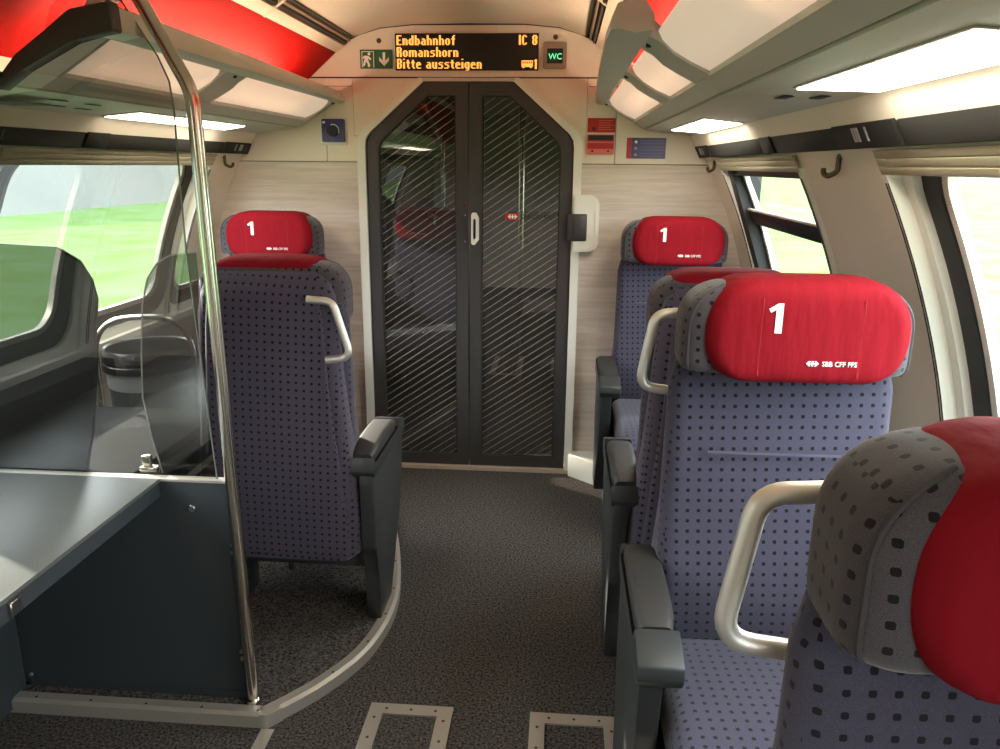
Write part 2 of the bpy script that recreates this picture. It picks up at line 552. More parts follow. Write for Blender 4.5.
def edging(name, pts, w, z0, z1, m, parent):
    """strip of width w laid to the left of a 2-D path"""
    bm = bmesh.new()
    rings = []
    for i, p in enumerate(pts):
        t = (pts[min(i + 1, len(pts) - 1)] - pts[max(i - 1, 0)]).normalized()
        nrm = Vector((-t.y, t.x))
        q = p + nrm * w
        o = p - nrm * 0.004
        e = p + nrm * 0.008
        rings.append([bm.verts.new(v) for v in ((o.x, o.y, z0), (q.x, q.y, z0), (q.x, q.y, z1), (e.x, e.y, z1), (o.x, o.y, z1 - 0.006))])
    for a, b in zip(rings, rings[1:]):
        for k in range(5):
            j = (k + 1) % 5
            bm.faces.new((a[k], a[j], b[j], b[k]))
    bm.faces.new(rings[0]); bm.faces.new(rings[-1])
    return finish(name, bm, m, parent, 25)
e1 = [Vector(edge_l[0]), Vector((-0.9, 1.765)), Vector(edge_l[1])]
edging('metal_edging', e1, 0.034, 0.002, PLAT + 0.004, ALU, floor)
edging('metal_edging', cur[1:], 0.034, 0.002, PLAT + 0.004, ALU, floor)
prism('edging_corner', [(-0.350, 1.7605), (-0.328, 1.7605), (-0.298, 1.796), (-0.318, 1.812), (-0.350, 1.800)], 0.002, PLAT + 0.0045, 'xy', ALU, floor)
box('edging_joint', -0.345, -0.310, 1.30, 1.758, 0.0, 0.004, ALU, floor)
prism('seat_platform', [(0.70, YB), (1.34, YB), (1.34, YW), (0.70, YW)], 0.0, PLAT, 'xy', CARPET, floor)
box('metal_edging', 0.660, 0.700, YB, 3.40, 0.0, PLAT + 0.002, ALU, floor, 0.003)
box('edging_bead', 0.668, 0.674, YB, 3.40, PLAT + 0.002, PLAT + 0.005, ALU, floor)
box('edging_bead', 0.684, 0.690, YB, 3.40, PLAT + 0.002, PLAT + 0.005, ALU, floor)
# screws of the edging
me_s = None
def dots(parent, pts, r, h, m, name='screw'):
    first = None
    for (x, y, z) in pts:
        if first is None:
            bm = bmesh.new()
            add_prism(bm, circle(0, 0, r, 10), 0, h, 'xy')
            first = finish(name, bm, m, parent); o = first
        else:
            o = link(first.copy(), parent)
        o.location = (x, y, z)
dots(floor, [(-1.0 + 0.16 * k, 1.779, PLAT + 0.003) for k in range(5)] + [(cur[i].x - 0.016, cur[i].y, PLAT + 0.003) for i in (8, 13, 18, 23, 28)], 0.004, 0.002, SCREWD)

def hatch(name, label, x0, x1, y0, y1):
    t = tag(empty(name, (0, 0, 0)), label, 'hatch frame')
    w = 0.042
    bm = bmesh.new()
    add_prism(bm, [(x0, y0), (x0 + w, y0), (x0 + w, y1 - w), (x0, y1)], 0.0, 0.005, 'xy'); finish('side_bar', bm, ALU, t)
    bm = bmesh.new()
    add_prism(bm, [(x1 - w, y0), (x1, y0), (x1, y1), (x1 - w, y1 - w)], 0.0, 0.005, 'xy'); finish('side_bar', bm, ALU, t)
    bm = bmesh.new()
    add_prism(bm, [(x0 + w, y1 - w), (x1 - w, y1 - w), (x1, y1), (x0, y1)], 0.0, 0.005, 'xy'); finish('end_bar', bm, ALU, t)
    xm = (x0 + x1) / 2
    pts = [(xm + dx, y1 - w / 2, 0.0045) for dx in (-0.07, 0, 0.07)] + [(x, y1 - d, 0.0045) for x in (x0 + w / 2, x1 - w / 2) for d in (0.06, 0.14, 0.24, 0.34)]
    dots(t, pts, 0.0045, 0.001, SCREWD)
    return t
hatch('floor_hatch_frame', 'metal floor hatch frame nearer the curved edging', -0.07, 0.167, 1.30, 1.89)
hatch('floor_hatch_frame', 'metal floor hatch frame touching the single-seat side strip', 0.386, 0.632, 1.30, 1.89)

# ------------------------------------------------------------------ ceiling and coves
ceil = struct('ceiling', 'cream vaulted ceiling with red coving on both sides', 'ceiling')
prof = [(-0.515, 2.052), (-0.40, 2.088), (-0.25, 2.102), (0.0, 2.105), (0.25, 2.102), (0.40, 2.088), (0.515, 2.052)]
poly = prof + [(0.515, 2.13), (-0.515, 2.13)]
prism('ceiling_panel', poly, YB, YW, 'xz', CEILC, ceil)
for s in (-1, 1):
    # slotted air rail
    rail = [(0.515, 2.052), (0.53, 2.03), (0.545, 2.02), (0.60, 1.992), (0.61, 2.02), (0.515, 2.13)]
    box('rail_bed', s * 0.50, s * 0.62, YB, YW, 2.06, 2.10, BLACK, ceil)
    cuts = [YB, 0.9, 2.83, YW - 0.004]
    for a, b in zip(cuts, cuts[1:]):
        for k, (x0, z0, x1, z1) in enumerate(((0.515, 2.046, 0.523, 2.042), (0.533, 2.036, 0.541, 2.030), (0.549, 2.024, 0.557, 2.018))):
            bm = bmesh.new()
            add_prism(bm, [(s * x0, z0), (s * x1, z1), (s * x1, z1 + 0.03), (s * x0, z0 + 0.03)], a + 0.006, b - 0.006, 'xz')
            finish('air_slat', bm, RACK_DARK if k != 1 else BEZEL, ceil)
        bm = bmesh.new()
        add_prism(bm, [(s * 0.562, 2.012), (s * 0.602, 1.986), (s * 0.606, 1.992), (s * 0.566, 2.02)], a + 0.003, b - 0.003, 'xz')
        finish('rail_trim', bm, CREAM, ceil)
    for b in cuts[1:-1]:
        bm = bmesh.new()
        add_prism(bm, [(s * 0.512, 2.046), (s * 0.603, 1.984), (s * 0.606, 1.99), (s * 0.515, 2.055)], b - 0.008, b + 0.008, 'xz')
        finish('rail_divider', bm, CREAM, ceil)
    # red cove panels and the cream panel under them
    cc = [YB, -0.2, 1.74, YW - 0.003]
    for a, b in zip(cc, cc[1:]):
        bm = bmesh.new()
        add_prism(bm, [(s * 0.600, 1.990), (s * 0.76, 1.852), (s * 0.93, 1.745), (s * 0.94, 1.76), (s * 0.77, 1.868), (s * 0.612, 2.005)], a + 0.002, b - 0.002, 'xz')
        finish('red_cove_panel', bm, RED_COVE, ceil)
    bm = bmesh.new()
    add_prism(bm, [(s * 0.932, 1.743), (s * 1.03, 1.655), (s * 1.05, 1.665), (s * 0.945, 1.76)], YB, YW - 0.003, 'xz')
    finish('cove_foot', bm, CREAM, ceil)
    # outer roof skin so no sky light leaks in
    bm = bmesh.new()
    add_prism(bm, [(0, 2.16), (s * 0.62, 2.14), (s * 1.10, 1.72), (s * 1.14, 1.5), (s * 1.17, 1.52), (s * 1.13, 1.76), (s * 0.64, 2.19), (0, 2.20)], YB - 0.03, YW + 2.6, 'xz')
    finish('roof_skin', bm, BLACK, ceil)

# ------------------------------------------------------------------ side walls
ZS, ZT = 0.80, 1.502          # window opening bottom and top
WIN_R = [(2.28, 3.42), (0.58, 1.72), (-1.12, 0.02)]
WIN_L = [(2.06, 3.42), (0.98, 1.92), (-0.80, 0.40)]

def side_wall(name, s, wins, label):
    w = struct(name, label, 'wall')
    wall_patch('lower_lining', s, YB, YW, 0.0, ZS, CREAM if s > 0 else RACK, w)
    ys = sorted(wins)
    edges = [YB] + [v for ab in ys for v in ab] + [YW]
    for a, b in zip(edges[0::2], edges[1::2]):
        wall_patch('pillar_lining', s, a, b, ZS, ZT, CREAM, w)
    # panel above the windows up to the number strip
    wall_patch('upper_lining', s, YB, YW, ZT, 1.545, CREAM, w, off1=0.012, nz=2)
    bm = bmesh.new()
    add_prism(bm, [(s * 1.028, 1.585), (s * 0.998, 1.636), (s * 1.01, 1.646), (s * 1.06, 1.60)], YB, YW - 0.003, 'xz')
    finish('slope_lining', bm, CREAM, w)
    return w
side_wall('wall_right', 1, WIN_R, 'curved cream window wall beside the single seats')
side_wall('wall_left', -1, WIN_L, 'curved window wall behind the glass partition')

def number_strip(s, label):
    t = thing('number_strip', label, 'seat strip')
    cuts = [YW - 0.01, 3.42, 2.53, 2.40, 1.86, 1.52, 0.7, 0.5, -0.6]
    for i, (b, a) in enumerate(zip(cuts, cuts[1:])):
        cover = i in (0, 2, 4, 6)
        d = 0.006 if cover else 0.0
        P = [(s * (1.026 - d), 1.588), (s * (1.050 - d), 1.540), (s * 1.066, 1.542), (s * 1.044, 1.592)]
        bm = bmesh.new(); add_prism(bm, P, a + 0.003, b - 0.003, 'xz'); do_bevel(bm, 0.002, 1)
        o = finish('cover_plate' if cover else 'strip_length', bm, STRIP2 if cover else STRIP, t)
        if cover and i in (0, 4):
            # pale seat number marks on the cover
            for k, dy in enumerate((0.0, 0.045, 0.058, 0.071)):
                bm = bmesh.new()
                x0, z0, x1, z1 = 1.0195 + 0.003, 1.580, 1.0195 + 0.0165, 1.553
                y = (a + b) / 2 - 0.03 + dy
                add_prism(bm, [(s * x0, z0), (s * x1, z1), (s * (x1 + 0.0015), z1), (s * (x0 + 0.0015), z0)], y, y + 0.008, 'xz')
                finish('number_mark', bm, BAG, o)
    return t
number_strip(1, 'charcoal seat number strip above the single-seat windows')
number_strip(-1, 'charcoal seat number strip above the window behind the partition')

def window(name, s, y0, y1, label, hopper=False, blind=0.035):
    t = struct(name, label, 'window')
    mp = wallmap(s)
    z0, z1 = ZS, ZT
    S = 10
    o = rrect(y0, y1, z0, z1, 0.012, 6, S)
    zt = 1.545
    i1 = rrect(y0 + 0.028, y1 - 0.028, z0 + 0.028, z1 - 0.002, 0.02, 6, S)
    j1 = rrect(y0 + 0.028, y1 - 0.028, z0 + 0.028, zt - 0.005, 0.02, 6, S)
    i2 = rrect(y0 + 0.062, y1 - 0.062, z0 + 0.062, zt - 0.01, 0.10, 6, S)
    i3 = rrect(y0 + 0.128, y1 - 0.128, z0 + 0.12, zt - 0.02, 0.10, 6, S)
    i4 = rrect(y0 + 0.152, y1 - 0.152, z0 + 0.142, zt - 0.03, 0.085, 6, S)
    ring('window_frame', o, i1, -0.012, 0.05, mp, OFFWHITE, t)
    ring('frame_rib', j1, i2, 0.018, 0.052, mp, OFFWHITE, t)
    ring('gasket', i2, i3, 0.036, 0.06, mp, BLACK, t)
    ring('inner_frame', i3, i4, 0.042, 0.062, mp, ALU if s < 0 else OFFWHITE, t)
    # glass pane following the wall curve
    bm = bmesh.new()
    nz = 12
    za, zb, ya, yb = z0 + 0.135, zt - 0.025, y0 + 0.145, y1 - 0.145
    rows = [[bm.verts.new(mp(y, za + (zb - za) * k / nz, 0.052)) for y in (ya, yb)] for k in range(nz + 1)]
    for a, b in zip(rows, rows[1:]):
        bm.faces.new((a[0], a[1], b[1], b[0]))
    finish('pane', bm, GLASS, t)
    # vertical channels of the blind guides
    for y in (y0 + 0.020, y1 - 0.020):
        for d in (-0.006, 0.006):
            bm = bmesh.new()
            rows = []
            for k in range(nz + 1):
                z = z0 + 0.05 + (z1 - 0.03 - z0 - 0.05) * k / nz
                rows.append([bm.verts.new(mp(y + d + e, z, f)) for e, f in ((-0.0015, -0.014), (0.0015, -0.014), (0.0015, -0.010), (-0.0015, -0.010))])
            for a, b in zip(rows, rows[1:]):
                for k in range(4):
                    j = (k + 1) % 4
                    bm.faces.new((a[k], a[j], b[j], b[k]))
            finish('blind_guide', bm, STRIP, t)
    # roller blind cassette
    bl = empty('blind_cassette', parent=t)
    for k in range(3):
        zt = 1.536 - k * 0.0165
        bm = bmesh.new()
        add_prism(bm, [(s * (xw(zt) - 0.014), zt), (s * (xw(zt - 0.0155) - 0.014), zt - 0.0145), (s * (xw(zt) - 0.001), zt - 0.0145), (s * (xw(zt) - 0.003), zt)], y0 + 0.01, y1 - 0.01, 'xz')
        do_bevel(bm, 0.001, 1)
        finish('blind_slat', bm, BLIND, bl)
    if hopper:
        def bar(nm, za, zb, ya, yb, off0, off1, m):
            bm = bmesh.new()
            add_ring(bm, rrect(ya, yb, za, zb, 0.004, 2), [( (ya + yb) / 2 + (a - (ya + yb) / 2) * 0.5, (za + zb) / 2 + (b - (za + zb) / 2) * 0.5) for a, b in rrect(ya, yb, za, zb, 0.004, 2)], off0, off1, mp)
            return finish(nm, bm, m, t)
        ya, yb = y0 + 0.06, y1 - 0.10
        # tilting top light: a black sash leaning inward at its head
        bm = bmesh.new()
        add_box(bm, 0, 1, 0, 1, 0, 1)
        for v in bm.verts:
            a, b, c = v.co
            y = ya + (yb - ya) * b
            z = 1.335 - 0.055 * c + 0.02 * 0
            v.co = mp(y, z, 0.02 + 0.05 * a)
        do_bevel(bm, 0.004, 1)
        finish('transom', bm, BLACK, t)
        tube('transom_bead', [mp(ya, 1.337, 0.018), mp(yb, 1.337, 0.018)], 0.006, ALU, t, 8)
        bm = bmesh.new()
        add_box(bm, 0, 1, 0, 1, 0, 1)
        for v in bm.verts:
            a, b, c = v.co
            v.co = mp(ya + (yb - ya) * b, 1.470 + 0.034 * c, 0.015 + 0.045 * a)
        finish('top_rail', bm, BLACK, t)
        bm = bmesh.new()
        add_box(bm, 0, 1, 0, 1, 0, 1)
        for v in bm.verts:
            a, b, c = v.co
            v.co = mp(yb - 0.02 + 0.09 * b, 0.95 + 0.54 * c, 0.012 + 0.045 * a)
        bmesh.ops.subdivide_edges(bm, edges=[e for e in bm.edges if abs(e.verts[0].co.z - e.verts[1].co.z) > 0.2], cuts=8)
        for v in bm.verts:
            pass
        finish('side_rail', bm, BLACK, t)
        box('latch', s * (xw(1.485) - 0.004), s * (xw(1.485) + 0.02), yb - 0.08, yb - 0.03, 1.476, 1.490, STRIP, t, 0.003)
    return t
window('window_1', 1, *WIN_R[0], 'window with open hopper light beside the end-wall seat', hopper=True)
window('window_2', 1, *WIN_R[1], 'bright cropped window with black gasket beside the large red headrest')
window('window_3', 1, *WIN_R[2], 'single-seat side window nearer the viewer')
window('window_4', -1, *WIN_L[0], 'wide window showing the green meadow behind the glass partition')
window('window_5', -1, *WIN_L[1], 'window beside the grey table in front of the partition')
window('window_6', -1, *WIN_L[2], 'table-side window nearer the viewer')
# daylight portals: guide sky sampling through the openings
for s, wins in ((1, WIN_R), (-1, WIN_L)):
    for (a, b) in wins:
        ld = bpy.data.lights.new('window_portal', 'AREA')
        ld.shape = 'RECTANGLE'; ld.size = (b - a); ld.size_y = 0.85
        ld.cycles.is_portal = True
        lo = bpy.data.objects.new('window_portal', ld)
        lo.location = (s * (xw(1.15) + 0.09), (a + b) / 2, 1.15)
        d = Vector((-s, 0, -0.12))
        lo.rotation_euler = d.to_track_quat('-Z', 'Z').to_euler()
        COL.objects.link(lo)

# wall at the viewer's back
wb = struct('wall_back', 'plain cream bulkhead closing the carriage', 'wall')
box('bulkhead_panel', -1.34, 1.34, YB - 0.03, YB, 0.0, 2.13, CREAM, wb)

# ------------------------------------------------------------------ end wall
we = struct('wall_end', 'end wall of cream panels and pale wood around the gangway door', 'wall')
DH = 0.482
def wall_x(z):
    return xw(z)
for s in (-1, 1):
    # pale wood panel
    zs = [0.0, 0.4, 0.6, 0.8, 1.0, 1.1, 1.2, 1.3, 1.4, 1.508]
    poly = [(s * 0.515, 0.0), (s * 0.515, 1.508)] + [(s * (wall_x(z) + 0.01), z) for z in reversed(zs)]
    prism('wood_panel', poly, YW, YW + 0.03, 'xz', WOOD, we)
    # cream upper panels with open seams
    xa = 0.665
    prism('upper_panel', [(s * 0.500, 1.511), (s * xa, 1.511), (s * xa, 1.877), (s * 0.535, 1.877), (s * 0.535, 1.625), (s * 0.500, 1.625)], YW - 0.002, YW + 0.03, 'xz', CREAM, we, 0.001, 1)
    prism('upper_panel', [(s * (xa + 0.003), 1.511), (s * 1.10, 1.511), (s * 1.06, 1.60), (s * 0.94, 1.76), (s * 0.77, 1.868), (s * 0.745, 1.877), (s * (xa + 0.003), 1.877)], YW - 0.002, YW + 0.03, 'xz', CREAM, we, 0.001, 1)
    # panel between door chamfer and the header
    prism('spandrel_panel', [(s * 0.533, 1.627), (s * 0.533, 1.877), (s * 0.18, 1.877), (s * 0.23, 1.860), (s * 0.490, 1.640), (s * 0.490, 1.627)], YW - 0.003, YW + 0.03, 'xz', CREAM, we)
    # frame of the doorway
    fr = [(s * 0.482, 0.0), (s * 0.482, 1.58), (s * 0.478, 1.612), (s * 0.460, 1.640), (s * 0.205, 1.862), (s * 0.210, 1.878), (s * 0.228, 1.878), (s * 0.487, 1.658), (s * 0.511, 1.63), (s * 0.520, 1.58), (s * 0.520, 1.505), (s * 0.520, 0.0)]
    prism('door_surround', fr, YW - 0.022, YW + 0.02, 'xz', mat('olive cream', srgb(176, 172, 136), 0.4) if False else OFFWHITE, we)
head = [(-0.745, 1.883), (0.745, 1.883), (0.62, 1.985), (0.585, 2.0), (0.545, 2.035), (0.50, 2.058), (0.40, 2.086), (0.25, 2.10), (-0.25, 2.10), (-0.40, 2.086), (-0.50, 2.058), (-0.545, 2.035), (-0.585, 2.0), (-0.62, 1.985)]
prism('header_panel', head, YW - 0.006, YW + 0.03, 'xz', CREAM, we)
box('header_soffit', -0.22, 0.22, YW - 0.012, YW + 0.02, 1.864, 1.879, RACK, we)
tube('header_gasket', [(x, YW - 0.006, z) for x, z in [(-0.755, 1.872), (-0.62, 1.988), (-0.588, 2.004), (-0.548, 2.04), (-0.50, 2.063), (-0.40, 2.092), (-0.25, 2.105), (0.25, 2.105), (0.40, 2.092), (0.50, 2.063), (0.548, 2.04), (0.588, 2.004), (0.62, 1.988), (0.755, 1.872)]], 0.0075, SEAM, we, 6)
box('header_seam', -0.745, 0.745, YW - 0.001, YW + 0.01, 1.876, 1.884, SEAM, we)
box('upper_seam', -0.735, -0.54, YW - 0.004, YW, 1.842, 1.844, SEAM, we)
box('upper_seam', 0.54, 0.735, YW - 0.004, YW, 1.842, 1.844, SEAM, we)
for x in (-0.405, 0.385):
    prism('header_screw', circle(x, 2.035 if x < 0 else 2.048, 0.011, 14), YW - 0.009, YW - 0.005, 'xz', SCREWD, we)
# backing behind the wall, around the door opening
for s in (-1, 1):
    box('wall_backing', s * 0.50, s * 1.34, YW + 0.031, YW + 0.05, 0, 2.16, BLACK, we)
box('wall_backing', -0.50, 0.50, YW + 0.031, YW + 0.05, 1.87, 2.16, BLACK, we)
# skirting wedge by the single seat
bm = bmesh.new()
pts = [(0.50, 3.66), (0.678, 3.50), (0.70, 3.52), (0.70, YW - 0.005), (0.515, YW - 0.005)]
add_prism(bm, pts, 0.0, 0.118, 'xy'); do_bevel(bm, 0.004, 1)
tag(finish('trim_1', bm, OFFWHITE), 'cream skirting box beside the doorway foot', 'skirting', kind='structure')
box('trim_2', -0.53, 0.53, YW - 0.030, YW + 0.06, 0.0, 0.018, mat('sill tan', srgb(186, 166, 146), 0.4))
tag(bpy.data.objects['trim_2'], 'metal door sill strip', 'sill', kind='structure')

# ------------------------------------------------------------------ gangway door, two leaves
def leaf_outline(s, x0, x1, z0, inset):
    """half octagon; s = side, x0 = meeting edge"""
    zt = 1.862 - inset
    xs = x1 - inset
    # chamfer runs from (0.205,1.862) to (0.482,1.62)
    dx, dz = 0.262, -0.235
    L = math.hypot(dx, dz)
    nx, nz = -dz / L, dx / L         # outward normal
    px, pz = 0.21 - nx * inset, 1.862 - nz * inset
    ta = (zt - pz) / dz
    pa = (px + dx * ta, zt)
    tb = (xs - px) / dx
    pb = (xs, pz + dz * tb)
    P = [(x0 + inset, z0 + inset)]
    P += [(x0 + inset, zt), pa]
    # rounded shoulder
    P += [(pb[0] - 0.03, pb[1] - 0.03 * dz / dx), (pb[0] - 0.012, pb[1] + 0.006), (pb[0] - 0.003, pb[1] - 0.014), (xs, pb[1] - 0.035)]
    P += [(xs, z0 + inset)]
    return [(s * a, b) for a, b in P]

def door_leaf(name, s, label):
    t = tag(empty(name, (0, 0, 0)), label, 'door', kind='structure')
    o = leaf_outline(s, 0.003, 0.480, 0.020, 0.0)
    i = leaf_outline(s, 0.003, 0.480, 0.020, 0.056)
    # bottom rail is deeper
    i = [(a, b if b > 0.2 else 0.075) for a, b in i]
    ring('leaf_frame', o, i, YW - 0.006, YW + 0.028, 'xz', DOORG, t)
    j = leaf_outline(s, 0.003, 0.480, 0.020, 0.062)
    j = [(a, b if b > 0.2 else 0.081) for a, b in j]
    ring('glass_bead', i, j, YW - 0.001, YW + 0.022, 'xz', STRIP, t)
    bm = bmesh.new()
    vs = [bm.verts.new((a, YW + 0.010, b)) for a, b in j]
    bm.faces.new(vs)
    pn = finish('pane', bm, DOORGL, t)
    lo = [(a, min(b, 1.292)) for a, b in j]
    bm = bmesh.new()
    xs_ = sorted(a for a, b in lo)
    add_prism(bm, [(xs_[0], 0.081), (xs_[-1], 0.081), (xs_[-1], 1.292), (xs_[0], 1.292)], YW + 0.0125, YW + 0.0135, 'xz')
    finish('frosted_film', bm, FILM, pn)
    return t
dl = door_leaf('door_1', -1, 'gangway door leaf with the keyhole, striped dark glass')
dr = door_leaf('door_2', 1, 'gangway door leaf with the white pull handle, striped dark glass')
# pull handle, keyhole plate, latch tongue
hp = ring('pull_handle', [(0.014, 1.145), (0.020, 1.138), (0.030, 1.138), (0.048, 1.16), (0.048, 1.262), (0.036, 1.285), (0.018, 1.285), (0.014, 1.275)],
          [(0.022, 1.168), (0.024, 1.162), (0.030, 1.162), (0.036, 1.172), (0.036, 1.25), (0.032, 1.258), (0.024, 1.258), (0.022, 1.25)], YW - 0.040, YW - 0.005, 'xz', OFFWHITE, dr)
tag(hp, 'white moulded pull handle')
kp = prism('keyhole_plate', [(-0.018 + 0.011 * math.cos(a), 1.318 + 0.020 * math.sin(a)) for a in [2 * math.pi * k / 16 for k in range(16)]], YW - 0.010, YW - 0.005, 'xz', SCREWD, dl)
prism('keyhole', circle(-0.018, 1.316, 0.005, 10), YW - 0.0125, YW - 0.009, 'xz', BLACK, kp)
for z in (1.272, 1.150):
    prism('door_screw', circle(-0.018, z, 0.004, 10), YW - 0.009, YW - 0.005, 'xz', SCREW, dl)
box('latch_plate', 0.462, 0.550, YW - 0.046, YW - 0.007, 1.166, 1.284, DOORG, dr, 0.004)
# printed mark on the glass
mk = empty('glass_print', parent=dr)
box('print_field', 0.172, 0.232, YW + 0.0065, YW + 0.0085, 1.252, 1.285, REDS, mk)
def arrow_mark(parent, cx, cz, w, y, m, name='arrow_mark'):
    h = w * 0.42
    P = [(-w / 2, 0), (-w * 0.28, h / 2), (-w * 0.14, h / 2), (-w * 0.30, h * 0.13), (-w * 0.06, h * 0.13), (-w * 0.06, h / 2), (w * 0.06, h / 2), (w * 0.06, h * 0.13), (w * 0.30, h * 0.13), (w * 0.14, h / 2), (w * 0.28, h / 2), (w / 2, 0)]
    P = P + [(a, -b) for a, b in reversed(P[1:-1])]
    return prism(name, [(cx + a, cz + b) for a, b in P], y - 0.001, y, 'xz', m, parent)
arrow_mark(mk, 0.205, 1.268, 0.046, YW + 0.0062, WHITE)
lettering('print_lettering', 'SBB CFF FFS', 0.034, (0.243, YW + 0.0065, 1.256), BLACK, mk, 0.85)
mk2 = empty('glass_print', parent=dl)
lettering('print_lettering', 'SBB', 0.034, (-0.20, YW + 0.0065, 1.256), BLACK, mk2, 0.85)

# cream D-shaped cover around the latch
oe = [(0.490, 1.372), (0.560, 1.372)] + [(0.560 + 0.046 * math.cos(math.radians(a)), 1.326 + 0.046 * math.sin(math.radians(a))) for a in range(80, -1, -16)] + [(0.606, 1.166)] + [(0.560 + 0.046 * math.cos(math.radians(-a)), 1.160 + 0.046 * math.sin(math.radians(-a))) for a in range(5, 91, 17)] + [(0.490, 1.114)]
cx0, cz0 = 0.515, 1.243
ie = [(0.490, 1.288), (0.540, 1.288)] + [(0.540 + 0.012 * math.cos(math.radians(a)), 1.278 + 0.012 * math.sin(math.radians(a))) for a in range(80, -1, -16)] + [(0.552, 1.176)] + [(0.540 + 0.012 * math.cos(math.radians(-a)), 1.174 + 0.012 * math.sin(math.radians(-a))) for a in range(5, 91, 17)] + [(0.490, 1.162)]
lc = ring('latch_cover', oe, ie, YW - 0.045, YW, 'xz', OFFWHITE)
tag(lc, 'cream rounded latch cover on the wood beside the door', 'latch cover')
ring('cover_lip', [(0.49 + (a - 0.49) * 0.97, 1.243 + (b - 1.243) * 0.97) for a, b in oe], [(0.49 + (a - 0.49) * 0.84, 1.243 + (b - 1.243) * 0.84) for a, b in oe], YW - 0.050, YW - 0.046, 'xz', OFFWHITE, lc)

# the dim vestibule seen through the door glass
vs_ = struct('wall_vestibule', 'dim vestibule walls beyond the gangway door', 'wall')
VM = mat('vestibule grey', srgb(70, 68, 66), 0.7)
for s in (-1, 1):
    box('vestibule_side', s * 0.97, s * 1.0, YW + 0.05, YW + 2.6, 0, 0.95, VM, vs_)
    box('vestibule_side', s * 0.97, s * 1.0, YW + 0.05, YW + 2.6, 1.50, 2.1, VM, vs_)
    for a, b in ((0.05, 0.7), (1.3, 1.55), (2.2, 2.6)):
        box('vestibule_pier', s * 0.97, s * 1.0, YW + a, YW + b, 0.95, 1.50, VM, vs_)
    box('vestibule_shelf', s * 0.55, s * 0.97, YW + 0.3, YW + 2.5, 1.62, 1.70, RACK, vs_, 0.01)
    box('vestibule_cove', s * 0.60, s * 0.96, YW + 0.3, YW + 2.5, 1.90, 1.93, RED_COVE, vs_)
box('vestibule_end', -1.0, 1.0, YW + 2.57, YW + 2.6, 0, 2.1, VM, vs_)
box('vestibule_ceiling', -1.0, 1.0, YW + 0.05, YW + 2.6, 2.08, 2.12, VM, vs_)
box('vestibule_floor', -1.0, 1.0, YW + 0.02, YW + 2.6, -0.05, 0.0, CARPET, vs_)
box('stair_rail', -0.9, -0.06, YW + 1.4, YW + 1.43, 0.0, 0.62, BLACK, vs_)
box('stair_rail', 0.08, 0.95, YW + 1.4, YW + 1.43, 0.0, 0.62, BLACK, vs_)

for x, y, zt, lab in ((0.20, 0.9, 2.08, 'thin steel stair pole beyond the door leaf with the pull handle'), (-0.16, 1.1, 2.08, 'thin steel stair pole beyond the door leaf with the keyhole')):
    vp = thing('stair_pole', lab, 'pole')
    tube('pole_tube', [(x, YW + y, 0.0), (x, YW + y, zt)], 0.016, STEEL, vp, 12)
    prism('pole_collar', circle(x, YW + y, 0.028, 14), 0.0, 0.02, 'xy', STEEL, vp)

